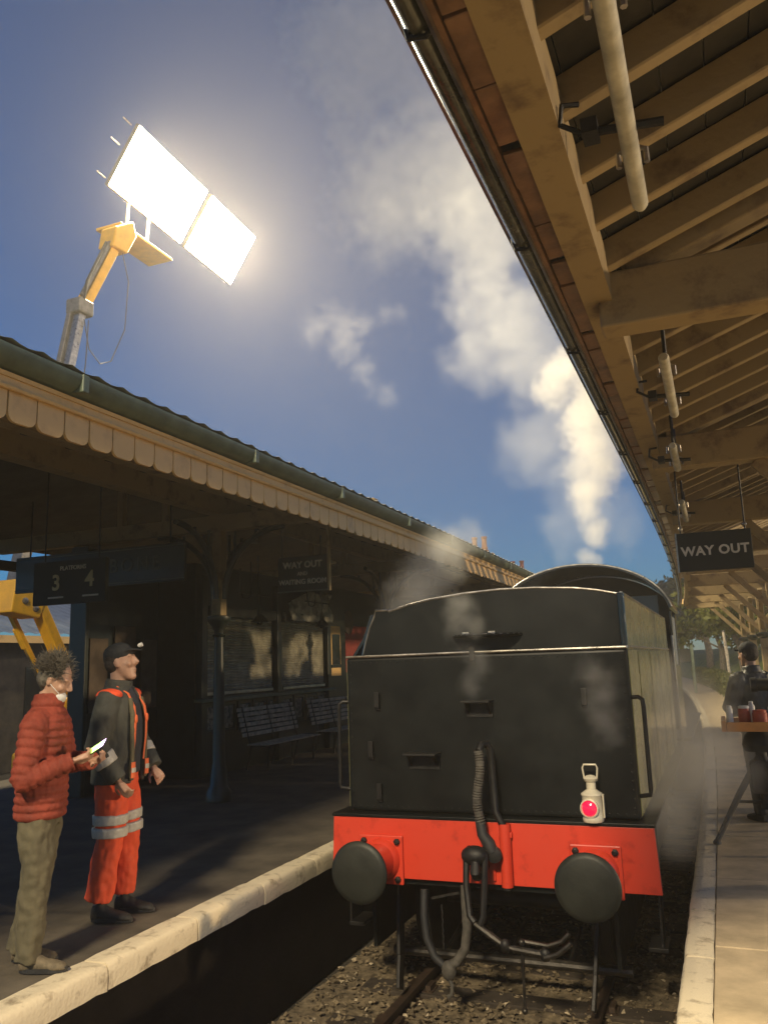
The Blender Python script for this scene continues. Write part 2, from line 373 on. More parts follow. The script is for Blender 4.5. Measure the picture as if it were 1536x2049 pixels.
# ================================================================ left canopy
LCX = -1.95
lc = thing('platform_canopy', (-5, 12, 0), 'cream scalloped platform canopy with green gutter on an iron column', 'canopy')
Y0, Y1 = -6.0, 42.0
MB().ybar([(LCX,3.43),(LCX,3.535),(LCX-.045,3.535),(LCX-.045,3.43)], Y0, Y1).build('fascia', 'cream_paint', lc)
MB().ybar([(LCX+.022,3.425),(LCX+.03,3.44),(LCX+.022,3.455),(LCX-.002,3.455),(LCX-.002,3.425)], Y0, Y1).build('moulding', 'cream_paint', lc)
MB().ybar([(LCX+.012,3.505),(LCX+.02,3.53),(LCX-.002,3.535),(LCX-.002,3.505)], Y0, Y1).build('moulding', 'cream_paint', lc)
gp = [(LCX-.01,3.66)]+[(LCX+.065+.075*math.cos(a), 3.625-.085*math.sin(a)) for a in [PI-PI*i/8 for i in range(9)]]+[(LCX+.145,3.64),(LCX+.145,3.655),(LCX+.128,3.655),(LCX+.12,3.64)]
gp = [(LCX-.01,3.545),(LCX+.03,3.545),(LCX+.09,3.57),(LCX+.115,3.61),(LCX+.125,3.635),(LCX+.125,3.655),(LCX+.10,3.655),(LCX+.09,3.62),(LCX+.03,3.585),(LCX-.01,3.58)]
MB().ybar(gp, Y0, Y1).build('gutter', 'green_gutter', lc, smooth=True, angle=50)
for k in range(9):
    y = 4.15+2.05*k+rnd.uniform(-.1, .1)
    MB().box(LCX+.002+xc(y), LCX+.132+xc(y), y-.03, y+.03, 3.54, 3.662).build('gutter_joint', 'green_gutter', lc, bevel=.008)
# scalloped valance boards
def vboard(wd, h, r):
    pts = [(-wd/2, 0), (-wd/2, -h+r)]
    for i in range(1, 5): a = PI + PI/2*i/4; pts.append((-wd/2+r+r*math.cos(a), -h+r+r*math.sin(a)))
    for i in range(0, 5): a = 1.5*PI + PI/2*i/4; pts.append((wd/2-r+r*math.cos(a), -h+r+r*math.sin(a)))
    pts.append((wd/2, 0))
    return MB().prism(pts, 'x', -.011, .011)
vm = [vboard(.222+d, .195+e, .06).mesh('valance_board') for d, e in ((0,0),(.003,.004),(-.003,-.003))]
for q in vm: q.materials.append(MATS['cream_paint'])
y = 2.3; k = 0
while y < 21.5:
    o = place('valance_board', vm[k % 3], None, (LCX-.014+xc(y)+rnd.uniform(-.002,.002), y, 3.428+rnd.uniform(-.004,.004)), lc)
    o.rotation_euler = (rnd.uniform(-.008,.008), 0, 0)
    y += .2345; k += 1
fv = MB()
while y < Y1:
    q = vboard(.222, .195, .06); fv.add([(a[0]+LCX-.014+xc(y), a[1]+y, a[2]+3.428) for a in q.v], q.f); y += .2345
o = fv.build('far_valance_boards', 'cream_paint', lc); o['kind'] = 'stuff'
# corrugated roof sheet, rising to the ridge
rs = MB(); xs = [LCX+.10, LCX-.2, -3.4, -5.6, -6.2]; zs = [3.685, 3.72, 4.08, 4.62, 4.74]
ys = [Y0 + .0625*i for i in range(int((Y1-Y0)/.0625))]
for y_ in ys:
    cz_ = .022*(1 if int(round((y_-Y0)/.0625)) % 4 in (0,) else (.3 if int(round((y_-Y0)/.0625)) % 4 in (1,3) else 0))
    for x_, z_ in zip(xs, zs): rs.v.append((x_+xc(y_), y_, z_+cz_))
q = len(xs); rs.f = [(j*q+i, j*q+i+1, (j+1)*q+i+1, (j+1)*q+i) for j in range(len(ys)-1) for i in range(q-1)]
MB().ybar([(LCX+.07,3.656),(LCX+.07,3.682),(LCX-.3,3.715),(LCX-.3,3.68)], Y0, Y1).build('eaves_board', 'green_gutter', lc)
rs.build('roof_sheet', 'roof_sheet', lc)
MB().ybar([(LCX-.05,3.66),(-3.4,4.03),(-6.2,4.69),(-6.2,4.66),(-3.4,4.0),(LCX-.05,3.63)], Y0, Y1).build('ceiling_boards', 'dark_boards', lc)
MB().ybar([(-9.6,3.95),(-6.2,4.69),(-6.2,4.73),(-9.6,4.0)], Y0, Y1).build('back_slope', 'dark_boards', lc)
# longitudinal beams and purlins
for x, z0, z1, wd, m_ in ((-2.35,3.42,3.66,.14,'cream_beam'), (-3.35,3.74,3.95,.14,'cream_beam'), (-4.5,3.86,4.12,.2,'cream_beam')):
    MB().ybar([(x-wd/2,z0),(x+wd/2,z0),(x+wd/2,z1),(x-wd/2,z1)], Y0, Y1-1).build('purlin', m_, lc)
raf = MB().bar((-.0,0,0), (-4.1,0,.985), .06, .10, (0,0,1)).mesh('rafter'); raf.materials.append(MATS['dark_boards'])
y = Y0+.3
while y < 22: place('rafter', raf, None, (LCX-.08+xc(y), y, 3.585), lc); y += .62
# trusses and columns
YC = 9.8
def truss(y):
    d = xc(y)
    MB().box(-8.6+d, -2.1+d, y-.075, y+.075, 3.64, 3.86).build('tie_beam', 'cream_beam', lc, bevel=.01)
    MB().bar((-2.3+d,y,3.72), (-6.1+d,y,4.58), .12, .16).build('principal_rafter', 'cream_beam', lc, bevel=.01)
    for x, h in ((-5.4,4.36),(-6.2,4.55),(-3.9,4.02)): MB().box(x-.05+d, x+.05+d, y-.05, y+.05, 3.86, h).build('strut', 'cream_beam', lc)
def column(x, y):
    col = MB().lathe([(.17,0),(.17,.12),(.12,.2),(.11,.35),(.10,.42),(.085,.5),(.075,1.4),(.066,2.12),(.07,2.16),(.09,2.18),(.07,2.21),(.075,2.25),(.10,2.31),(.15,2.37),(.165,2.40),(.165,2.44),(.09,2.46)], (x+xc(y), y, 0), n=20).build('column', 'green_dark', lc, smooth=True)
    MB().box(x-.075+xc(y), x+.075+xc(y), y-.075, y+.075, 2.44, 3.64).build('post', 'cream_beam', col, bevel=.01)
    for sx, sy in ((1,0),(-1,0),(0,1),(0,-1)):
        pts = []
        for i in range(11):
            a = PI/2*i/10; e = .95*(1-math.cos(a)); h = .95*math.sin(a)
            pts.append((x+xc(y)+sx*(.075+e), y+sy*(.075+e), 2.62+h+.06))
        MB().tube(pts, .042, 8).build('bracket', 'green_dark', col, smooth=True)
        for i in (4, 7):
            p = Vector(pts[i]); MB().bar(p, (p.x-sx*.0, p.y, 3.62), .03, .03, (1,0,0)).build('bracket_bar', 'green_dark', col)
for y in (-3.0, 3.4, YC, 16.2, 22.6): truss(y)
for y in (YC, 16.2, 22.6): column(-4.5, y)
# dark timber roof over the far side of the island
MB().box(-9.6, -9.4, Y0, 34, 3.55, 3.7).build('rear_eaves_beam', 'dark_boards', lc)

# ---------------------------------------------------------------- station building with the shuttered kiosk front
sb_ = thing('station_building', (-7, 14, 0), 'dark green timber station building with shuttered kiosk front behind benches', 'building')
MB().box(-7.0, -6.9, 9.7, 30, 0, 3.62).build('wall', 'green_dark', sb_)
MB().box(-6.898, -6.16, 11.62, 17.6, 0, 3.5).build('kiosk_wall', 'green_dark', sb_)
for (a, b_) in ((11.9, 14.1), (14.5, 16.35)):
    sh = MB(); z0, z1 = 1.36, 2.62; n = 27; prof_ = []
    for i in range(n*4+1):
        t = i/4; ph = (i % 4)/4; prof_.append((-6.145+(.004,.030,.024,.012)[i % 4], z0+(z1-z0)*i/(n*4)))
    prof_ = prof_ + [(-6.158, z1), (-6.158, z0)]
    sh.prism(prof_, 'y', a, b_)
    s_ = sh.build('roller_shutter', 'shutter', sb_)
    MB().box(-6.15, -6.09, a, b_, 1.30, 1.358).build('bottom_rail', 'shutter', s_, bevel=.008)
    MB().box(-6.158, -6.02, a-.02, b_+.02, 2.62, 2.80).build('shutter_box', 'green_dark', s_, bevel=.01)
for y in (11.66, 14.2, 16.42): MB().box(-6.16, -6.04, y, y+.16, 0, 3.3).build('pilaster', 'green_dark', sb_, bevel=.01)
MB().box(-6.16, -5.98, 11.6, 16.7, 1.20, 1.26).build('counter', 'green_gutter', sb_, bevel=.01)
for k in range(9):
    y = 11.86+.52*k
    fr = MB()
    for q in ((y,y+.05,.66,1.17),(y+.41,y+.46,.66,1.17),(y+.05,y+.41,.66,.71),(y+.05,y+.41,1.12,1.17)): fr.box(-6.16,-6.12,*q)
    o = fr.build('panel', 'green_dark', sb_, bevel=.004)
    MB().box(-6.158, -6.148, y+.07, y+.39, .73, 1.10).build('notice', 'poster', o)
MB().box(-6.158, -6.12, 16.75, 17.25, 1.50, 2.60).build('window', 'cream_paint', sb_, bevel=.005)
wq = sb_.children[-1]
MB().box(-6.12, -6.11, 16.8, 17.2, 1.75, 2.42).build('pane', 'dark_glass', wq)
MB().box(-6.12, -6.10, 16.74, 17.26, 1.68, 1.75).build('sash_rail', 'green_dark', wq)
for y0_, y1_, z0_, z1_ in ((9.95,10.35,1.15,2.25),(10.5,11.0,1.1,2.45),(11.15,11.55,1.15,2.25)):
    f_ = MB().box(-6.898, -6.86, y0_, y1_, z0_, z1_).build('door_panel', 'brown_panel', sb_, bevel=.006)
MB().box(-7.0, -6.7, 9.66, 9.74, 0, 3.6).build('corner_post', 'green_dark', sb_, bevel=.01)
# crumpled clear sheeting over the right-hand shutter box
ps = MB(); nx, ny = 34, 14
for j in range(ny+1):
    for i in range(nx+1):
        y = 14.55+1.95*i/nx; z = 2.64+.62*j/ny*(.55+.45*min(1, i/14)) + .03*noise.noise(Vector((y*3, j*.4, 2)))
        ps.v.append((-5.97+.10*noise.noise(Vector((y*2.3, z*3.1, 0)))+.05*noise.noise(Vector((y*6, z*8, 3))), y, z))
ps.f = [(j*(nx+1)+i, j*(nx+1)+i+1, (j+1)*(nx+1)+i+1, (j+1)*(nx+1)+i) for j in range(ny) for i in range(nx)]
o = ps.build('plastic_sheet', 'plastic', smooth=True, loc=(-5.97, 15.5, 2.65)); tag(o, 'crumpled translucent plastic sheet bundled above the shutter', 'plastic sheet')
sm = o.modifiers.new('solid', 'SOLIDIFY'); sm.thickness = .01

# ---------------------------------------------------------------- benches
def bench(y0, ln, label):
    t = thing('platform_bench', (-5.75+xc(y0), y0+ln/2, 0), label, 'bench')
    xb = -5.86
    for i in range(6):
        z = .56+.085*i; x = xb-.03-.022*i
        MB().box(x-.011, x+.011, y0, y0+ln, z, z+.062).build('back_slat', 'wood_slat', t, bevel=.005)
    for i in range(5):
        x = -5.80+.085*i
        MB().box(x, x+.068, y0, y0+ln, .425, .447).build('seat_slat', 'wood_slat', t, bevel=.005)
    for y in (y0+.15, y0+ln/2, y0+ln-.15):
        MB().tube([(-5.48,y,0),(-5.47,y,.40),(-5.5,y,.42)], .018, 8).build('leg', 'black_iron', t, smooth=True)
        MB().tube([(-5.9,y,0),(-5.80,y,.40),(-5.87,y,.56),(-6.0,y,1.06)], .018, 8).build('leg', 'black_iron', t, smooth=True)
        MB().box(-5.82,-5.40,y-.018,y+.018,.40,.424).build('seat_bearer', 'black_iron', t)
bench(12.66, 2.02, 'slatted platform bench in front of the duller shutter')
bench(15.3, 2.0, 'slatted platform bench partly behind the tender, below the bright shutter')

# ---------------------------------------------------------------- hanging signs, left
def board_sign(name, x0, x1, y, z0, z1, label, th=.04):
    t = thing(name, ((x0+x1)/2, y, z1), label, 'sign')
    MB().box(x0, x1, y-th/2, y+th/2, z0, z1).build('board', 'sign_board', t, bevel=.004)
    return t
t = board_sign('hanging_sign', -3.67, -2.92, 10.0, 2.74, 3.21, 'dark hanging sign reading WAY OUT AND WAITING ROOM')
text_mesh('lettering', 'WAY OUT', .125, 'sign_white', t, (-3.295, 9.976, 3.09), (R(90),0,0), off=.004)
text_mesh('lettering', 'AND', .07, 'sign_white', t, (-3.295, 9.976, 2.97), (R(90),0,0), off=.002)
text_mesh('lettering', 'WAITING ROOM', .095, 'sign_white', t, (-3.295, 9.976, 2.86), (R(90),0,0), off=.002)
MB().box(-2.917, -2.885, 9.97, 10.03, 2.72, 3.62).build('post', 'cream_beam', t, bevel=.004)
for x in (-3.62,): MB().tube([(x,10,3.2),(x,10,3.64)], .01, 8).build('hanger', 'black_iron', t)
MB().box(-3.68, -2.90, 9.972, 9.979, 2.725, 2.742).build('frame', 'sign_dim', t)
t = thing('platform_number_sign', (-5.4, 8, 3.1), 'black hanging sign with platform numbers 3 and 4 in gold', 'sign')
MB().box(-6.05, -4.92, 7.97, 8.03, 2.58, 3.12).build('board', 'sign_board', t, bevel=.004)
mat('sign_gold', (0.55, 0.45, 0.22), .5, var=.15, scale=10, bump=0)
text_mesh('lettering', 'PLATFORMS', .075, 'sign_white', t, (-5.42, 7.965, 3.02), (R(90),0,0), off=.001)
text_mesh('numeral', '3', .27, 'sign_gold', t, (-5.68, 7.965, 2.84), (R(90),0,0), off=.006)
text_mesh('numeral', '4', .27, 'sign_gold', t, (-5.16, 7.965, 2.86), (R(90),0,0), off=.006)
for x in (-5.68, -5.14): MB().box(x-.12, x+.12, 7.962, 7.969, 2.655, 2.675).build('underline', 'sign_white', t)
for x in (-5.9, -5.05): MB().tube([(x,8,3.1),(x,8,4.3)], .01, 8).build('hanger', 'black_iron', t)
t = thing('station_nameboard', (-6.1, 9.35, 3.4), 'long dark station nameboard reading MARYLEBONE, half hidden by platform numbers', 'sign')
MB().box(-7.75, -4.75, 9.33, 9.38, 2.93, 3.46).build('board', 'green_dark', t, bevel=.004)
text_mesh('lettering', 'MARYLEBONE', .27, 'sign_dim', t, (-6.22, 9.325, 3.20), (R(90),0,0), off=.004, space=1.35)
MB().box(-7.75, -4.75, 9.322, 9.329, 2.96, 2.972).build('frame', 'sign_dim', t)
MB().box(-7.75, -4.75, 9.322, 9.329, 3.42, 3.432).build('frame', 'sign_dim', t)
for x in (-7.5, -5.0): MB().tube([(x,9.35,3.45),(x,9.35,4.3)], .012, 8).build('hanger', 'black_iron', t)
# pendant lamps with scrolled iron hooks in front of the shutters
def pendant(y, label):
    x = -5.3+xc(y)
    t = thing('pendant_lamp', (x, y, 2.7), label, 'lamp')
    MB().lathe([(.02,0),(.03,-.06),(.045,-.10),(.05,-.16),(.12,-.24),(.15,-.28),(.145,-.29),(.05,-.25)], (x,y,2.78), n=18).build('shade', 'green_dark', t, smooth=True)
    MB().ball((x,y,2.49), .05, 10, 6).build('bulb', 'dark_glass', t, smooth=True)
    pts = [(x-.42,y-.35,3.6)]
    MB().tube([(x,y,2.78),(x,y,3.02),(x,y-.05,3.1),(x,y-.05,3.62)], .014, 8).build('stem', 'black_iron', t, smooth=True)
    MB().tube([(x,y-.62,3.35),(x,y-.62,2.98),(x,y-.55,2.88),(x,y-.42,2.86),(x,y-.32,2.9),(x,y-.28,3.02),(x,y-.28,3.5)], .013, 8).build('scroll', 'black_iron', t, smooth=True)
    MB().tube([(x,y-.7,2.95),(x,y+.35,2.95)], .012, 8).build('arm', 'black_iron', t, smooth=True)
pendant(12.3, 'dark pendant lamp on a scrolled iron arm before the duller shutter')
pendant(14.75, 'dark pendant lamp on a scrolled iron arm before the bright shutter')
t = thing('ceiling_lamp', (-4.2, 12.4, 3.6), 'flat pale lamp shade under the canopy above the waiting room sign', 'lamp')
MB().lathe([(.03,0),(.05,-.05),(.26,-.12),(.27,-.135),(.05,-.09)], (-4.2,12.4,3.56), n=20).build('shade', 'lamp_white', t, smooth=True)
MB().tube([(-4.2,12.4,3.55),(-4.2,12.4,3.9)], .015, 8).build('stem', 'black_iron', t)
t = thing('enamel_sign', (-6.88, 19.9, 1.6), 'red enamel board with a faded round emblem on the wall past the kiosk', 'sign')
MB().box(-6.895, -6.86, 18.95, 21.0, 1.55, 2.72).build('board', 'red_sign', t, bevel=.006)
MB().lathe([(.30,0),(.30,.03)], (-6.86, 19.3, 2.80), (1,0,0), n=28).build('roundel', 'brown_panel', t, bevel=.004)

# ================================================================ right canopy
rc = thing('timber_canopy', (3, 12, 0), 'cream timber canopy with exposed rafters and wet dark gutter over the near platform', 'canopy')
CY0, CY1 = 1.3, 31.5
gp = []
for i in range(11): a = PI + PI*i/10; gp.append((1.278+.042*math.cos(a), 3.47+.055*math.sin(a)))
gp += [(1.32,3.485),(1.312,3.485)]
for i in range(11): a = 2*PI - PI*i/10; gp.append((1.278+.034*math.cos(a), 3.475+.045*math.sin(a)))
gp += [(1.244,3.485),(1.234,3.49)]
MB().ybar(gp, CY0, CY1, 60).build('gutter', 'gutter_metal', rc, smooth=True, angle=60)
MB().ybar([(1.217,3.475),(1.238,3.475),(1.241,3.495),(1.217,3.495)], CY0, CY1, 60).build('gutter_lip', 'bright_steel', rc)  # bright strip on the lip draws the outer highlight line of the gutter
MB().ybar([(1.318,3.40),(1.330,3.395),(1.334,3.412),(1.318,3.416)], CY0, CY1, 60).build('glint_bead', 'bright_steel', rc)  # thin bright strip added to draw the inner specular line under the gutter
MB().ybar([(1.334,3.41),(1.352,3.41),(1.352,3.58),(1.334,3.58)], CY0, CY1, 60).build('fascia', 'fascia_wood', rc)
# short soffit planks between the fascia and the plate beam
spm = [MB().bar((0,0,0), (.155,0,.012), .30, .018).mesh('soffit_plank'), MB().bar((0,0,0), (.155,0,.006), .22, .018).mesh('soffit_plank')]
for q in spm: q.materials.append(MATS['fascia_wood'])
y = CY0+.15; k = 0
while y < 20:
    kk = k % 3 == 1; place('soffit_plank', spm[kk], None, (1.356+xc(y), y, 3.43+rnd.uniform(-.007, .007)), rc, bevel=.003, seg=1)
    y += (.27 if kk else .31) - (.0 if kk else 0); k += 1
MB().ybar([(1.43,3.405),(1.565,3.40),(1.565,3.60),(1.43,3.60)], CY0, CY1, 60).build('wall_plate', 'cream_beam', rc)
for k in range(14):
    y = CY0+.6+1.3*k; MB().tube([(1.232+xc(y),y,3.49),(1.25+xc(y),y,3.412),(1.30+xc(y),y,3.405),(1.335+xc(y),y,3.44)], .009, 6).build('gutter_bracket', 'black_iron', rc, smooth=True)
SL = .37
rz = lambda x: 3.53+(x-1.5)*SL
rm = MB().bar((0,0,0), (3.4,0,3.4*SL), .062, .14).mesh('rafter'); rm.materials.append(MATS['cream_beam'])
ties = [3.95+3.35*k for k in range(9)]
y = CY0+.06; k = 0
while y < CY1:
    o = place('rafter', rm, None, (1.52+xc(y), y, 3.58+rnd.uniform(-.004,.004)), rc, bevel=.006, seg=1); o.rotation_euler = (0, 0, rnd.uniform(-.004,.004)); y += .405
# board ceiling above the rafters, each board a long plank
for i in range(22):
    x = 1.42+.155*i; z = 3.58+(x-1.52)*SL+.085
    MB().ybar([(x,z),(x+.15,z+.15*SL),(x+.15,z+.15*SL+.018),(x,z+.018)], CY0, 14.6, 14).build('roof_board', 'roof_boards', rc)
for i in range(20):
    y = CY0 + (14.6-CY0)*i/20
    x0_, x1_ = 1.26, 4.85
    y2 = CY0 + (14.6-CY0)*(i+1)/20+.04
    mb = MB(); z0_ = 3.58+(x0_-1.52)*SL+.12+i*.0005
    mb.add([(x0_+xc(y),y,z0_),(x1_+xc(y),y,z0_+(x1_-x0_)*SL),(x1_+xc(y2),y2,z0_+(x1_-x0_)*SL),(x0_+xc(y2),y2,z0_),(x0_+xc(y),y,z0_+.03),(x1_+xc(y),y,z0_+.03+(x1_-x0_)*SL),(x1_+xc(y2),y2,z0_+.03+(x1_-x0_)*SL),(x0_+xc(y2),y2,z0_+.03)],
           [(3,2,1,0),(4,5,6,7),(0,1,5,4),(1,2,6,5),(2,3,7,6),(3,0,4,7)]).build('roof_sheet', 'roof_sheet', rc)
for k, y in enumerate(ties):
    d = xc(y)
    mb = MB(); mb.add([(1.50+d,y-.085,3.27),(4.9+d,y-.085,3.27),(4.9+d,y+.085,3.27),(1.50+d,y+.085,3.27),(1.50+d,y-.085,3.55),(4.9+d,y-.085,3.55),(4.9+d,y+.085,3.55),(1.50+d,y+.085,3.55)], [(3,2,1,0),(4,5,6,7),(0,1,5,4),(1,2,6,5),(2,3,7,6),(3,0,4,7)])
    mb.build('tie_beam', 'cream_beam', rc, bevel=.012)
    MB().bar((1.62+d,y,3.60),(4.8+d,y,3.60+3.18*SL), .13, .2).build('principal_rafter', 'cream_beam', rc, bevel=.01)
    if k >= 1:
        px = 3.25
        po = MB().box(px-.085+d, px+.085+d, y-.085, y+.085, .35, 3.27).build('post', 'cream_beam', rc, bevel=.015)
        MB().lathe([(.2,0),(.2,.16),(.15,.2),(.14,.34),(.12,.36)], (px+d,y,0), n=16).build('post_base', 'green_dark', po, smooth=True)
        MB().lathe([(.10,0),(.16,.05),(.17,.12),(.11,.16)], (px+d,y,2.06), n=16).build('post_capital', 'green_dark', po, smooth=True)
        for s in (-1, 1):
            MB().bar((px+d+s*.08,y,2.32),(px+d+s*.95,y,3.27), .075, .11).build('brace', 'cream_beam', po, bevel=.008)
        for s in (-1, 1):
            MB().bar((px+d,y+s*.08,2.32),(px+d,y+s*.9,3.30), .075, .11, (1,0,0)).build('brace', 'cream_beam', po, bevel=.008)
MB().ybar([(3.17,3.56),(3.33,3.56),(3.33,3.76),(3.17,3.76)], 5.5, CY1).build('purlin', 'cream_beam', rc)
# lit cream end boarding of the next roof bay along the platform
eb = thing('boarded_gable', (3.6, 32.2, 0), 'pale cream boarded gable at the far end of the timber canopy', 'gable')
for k in range(14):
    x = 1.35+.26*k; y = 31.75; d = xc(y)
    MB().prism([(x+d,3.62),(x+d+.25,3.62),(x+d+.25,3.62+(x+.25-1.3)*SL),(x+d,3.62+(x-1.3)*SL+.01)], 'y', y, y+.03).build('board', 'cream_paint', eb, bevel=.004)
MB().box(1.3+xc(31.8), 5.0+xc(31.8), 31.70, 31.745, 3.5, 3.615).build('bottom_rail', 'cream_paint', eb)
for x in (4.6,): MB().box(x-.08+xc(31.8), x+.08+xc(31.8), 31.62, 31.69, 0, 3.5).build('post', 'cream_paint', eb)

# ---------------------------------------------------------------- tube battens under the right canopy
def batten(x, y0, y1, z, label):
    t = thing('tube_batten', (x, (y0+y1)/2, z), label, 'pipe')
    MB().tube([(x,y0,z),(x,y0+.02,z),(x,y1-.02,z),(x,y1,z)], [.022,.029,.029,.022], 14).build('tube', 'pipe_grey', t, smooth=True)
    for y in (y0+.28*(y1-y0), y0+.80*(y1-y0)):
        MB().tube([(x-.045,y,z+.0),(x-.045,y,z+.05),(x,y,z+.075),(x+.045,y,z+.05),(x+.045,y,z)], .010, 6).build('clamp', 'bright_steel', t, smooth=True)
        MB().tube([(x,y,z+.07),(x,y,z+.30)], .012, 6).build('rod', 'black_iron', t)
    y = y1-.35*(y1-y0)
    MB().box(x-.135,x-.085,y-.04,y+.04,z-.0,z+.05).tube([(x-.13,y,z+.02),(x-.2,y-.02,z+.06),(x-.19,y-.03,z+.12),(x-.14,y,z+.13)], .009, 6).tube([(x-.1,y,z+.02),(x+.11,y+.02,z+.01)], .014, 6).build('coupler', 'black_iron', t)
batten(1.77, 1.55, 2.94, 3.34, 'long pale stained tube under the rafters before the first tie beam')
batten(1.75, 4.55, 5.75, 3.32, 'pale tube hung under the rafters just past the first tie beam')
batten(1.70, 6.3, 7.15, 3.24, 'short pale tube hung just before the second tie beam')
batten(1.66, 9.0, 10.3, 3.28, 'pale tube hung just above the WAY OUT sign')
# ---------------------------------------------------------------- WAY OUT sign, right
t = thing('hanging_sign', (1.93, 8.2, 2.83), 'black hanging sign reading WAY OUT under the timber canopy', 'sign')
SY = 8.2
MB().box(1.60, 2.245, SY-.03, SY+.03, 2.475, 2.835).build('board', 'sign_board', t, bevel=.005)
text_mesh('lettering', 'WAY OUT', .118, 'sign_white', t, (1.925, SY-.033, 2.655), (R(90),0,0), off=.004, space=1.08)
MB().box(1.588, 1.602, SY-.036, SY+.02, 2.47, 2.84).build('edge_strip', 'bright_steel', t)
for x in (1.64, 2.2):
    MB().tube([(x,SY,2.83),(x,SY,3.72)], .008, 6).build('hanger', 'black_iron', t)
    MB().ball((x,SY,2.88), .02, 8, 6).build('eye_bolt', 'bright_steel', t, smooth=True)

# ================================================================ tender
td = thing('locomotive_tender', (0, 9.5, -.915), 'black steam locomotive tender seen from its red buffer beam', 'tender')
BY = 6.638
bb = MB().prism([(-1.3,.467),(1.3,.467),(1.32,0),(-1.32,0)], 'y', BY, BY+.05).build('buffer_beam', 'red_paint', td, bevel=.006)
MB().box(-1.31,1.31,BY-.012,12.4,.469,.492).build('footplate', 'black_paint', td, bevel=.004)
body = MB().box(-1.206,1.206,6.76,12.3,.49,1.783).build('tank', 'black_paint', td, bevel=.03, seg=3)
# side sheets and rear plate above the tank
top = [(-.80,2.17),(-.62,2.215),(-.43,2.25),(-.1,2.285),(.2,2.30),(.5,2.295),(.83,2.272),(1.0,2.245),(1.17,2.205)]
rp = MB().prism([(-.80,1.775)]+top+[(1.17,1.775)], 'y', 6.80, 6.822).build('rear_plate', 'black_paint', td)
MB().tube([(x,6.805,z+.004) for x, z in top], .011, 8).build('beading', 'bright_steel', rp, smooth=True)
MB().prism([(1.172,1.77),(1.203,1.77),(1.203,2.20),(1.172,2.215)], 'y', 6.80, 12.25).build('side_sheet', 'tender_green', td)
for s in (-1, 1): MB().box(min(s*1.207,s*1.213),max(s*1.207,s*1.213),6.79,12.28,.52,1.765).build('side_panel', 'tender_green', td, bevel=.002)
MB().tube([(1.185,6.79,1.78),(1.185,6.79,2.215)], .028, 12).build('corner_pillar', 'black_gloss', td, smooth=True)
MB().tube([(1.19,6.8,2.215),(1.19,9,2.215),(1.19,12.25,2.215)], .014, 8).build('beading', 'bright_steel', td, smooth=True)
lw = [(-1.08,1.785),(-1.05,1.90),(-1.005,2.04),(-.955,2.14),(-.94,2.19),(-.79,2.185),(-.79,1.785)]
lp = MB().prism(lw, 'y', 6.835, 6.85).build('flared_sheet', 'black_paint', td)
MB().tube([(x,6.838,z) for x, z in lw[:6]], .010, 8).build('beading', 'bright_steel', lp, smooth=True)
MB().prism([(-1.203,1.77),(-1.18,1.77),(-1.06,1.93),(-.98,2.15),(-1.0,2.16),(-1.08,1.95)], 'y', 6.86, 12.25).build('side_sheet', 'black_gloss', td)
# bright bead along the tank's top rear edge
MB().tube([(-1.20,6.752,1.788),(0,6.752,1.792),(1.20,6.752,1.788)], .0125, 8).build('tank_bead', 'bright_steel', td, smooth=True)
MB().tube([(1.206,6.76,1.79),(1.206,12.3,1.79)], .012, 8).build('tank_bead', 'bright_steel', td, smooth=True)
for x in (-1.15,-.75,-.35,.35,.75,1.15):
    for i in range(9): pass
# rivet lines
rv = MB()
for i in range(38):
    x = -1.16+2.32*i/37
    rv.lathe([(.009,0),(.007,.004),(.001,.006)], (x,6.7605,.535), (0,-1,0), 6); rv.lathe([(.009,0),(.007,.004),(.001,.006)], (x,6.7605,1.735), (0,-1,0), 6)
for i in range(18):
    z = .58+1.12*i/17
    for x in (-1.165, 1.165): rv.lathe([(.009,0),(.007,.004),(.001,.006)], (x,6.7605,z), (0,-1,0), 6)
o = rv.build('rivets', 'black_paint', td); o['kind'] = 'stuff'
for i in range(4):
    y = 7.6+1.3*i; MB().box(1.2135,1.218,y-.03,y+.03,.53,1.755).build('side_strap', 'tender_green', td, bevel=.002)
# filler lid, steps and lamp irons on the rear face
fl = MB().lathe([(.30,0),(.31,.012),(.30,.024),(.1,.03)], (.08,6.86,1.915), n=28).build('filler_lid', 'black_paint', td, smooth=True)
MB().tube([(.08+.30*math.cos(a),6.86+.30*math.sin(a),1.93) for a in [PI+PI*i/16 for i in range(17)]], .006, 6).build('lid_rim', 'bright_steel', fl, smooth=True)
for x in (-.05, .17): MB().box(x-.03,x+.03,6.60,6.66,1.936,1.955).build('hinge', 'bright_steel', fl, bevel=.004)
for x0_, x1_, z in ((-.125,.115,1.385), (-.645,-.36,.965)):
    s_ = MB().box(x0_,x1_,6.60,6.757,z,z+.018).build('step', 'black_iron', td, bevel=.003)
    for x in (x0_+.03, x1_-.03): MB().prism([(6.64,z),(6.757,z),(6.757,z-.11)], 'x', x-.008, x+.008).build('step_bracket', 'black_iron', s_)
    MB().box(x0_+.01,x1_-.01,6.745,6.757,z-.12,z).build('step_back', 'black_iron', s_)
for x, z in ((-.04,1.70),(-.91,.575),(.85,1.33),(-.91,1.33),(-.98,.92),(.86,.5)):
    m_ = MB().box(x-.022,x+.022,6.735,6.757,z,z+.06).box(x-.022,x+.022,6.715,6.735,z+.02,z+.15).build('lamp_iron', 'black_iron', td, bevel=.004)
for s in (1, -1):
    MB().tube([(s*1.20,6.80,1.40),(s*1.255,6.78,1.405),(s*1.285,6.77,1.385),(s*1.29,6.77,1.33),(s*1.29,6.77,.72),(s*1.285,6.77,.68),(s*1.20,6.80,.665)], .017, 10).build('handrail', 'black_iron', td, smooth=True)
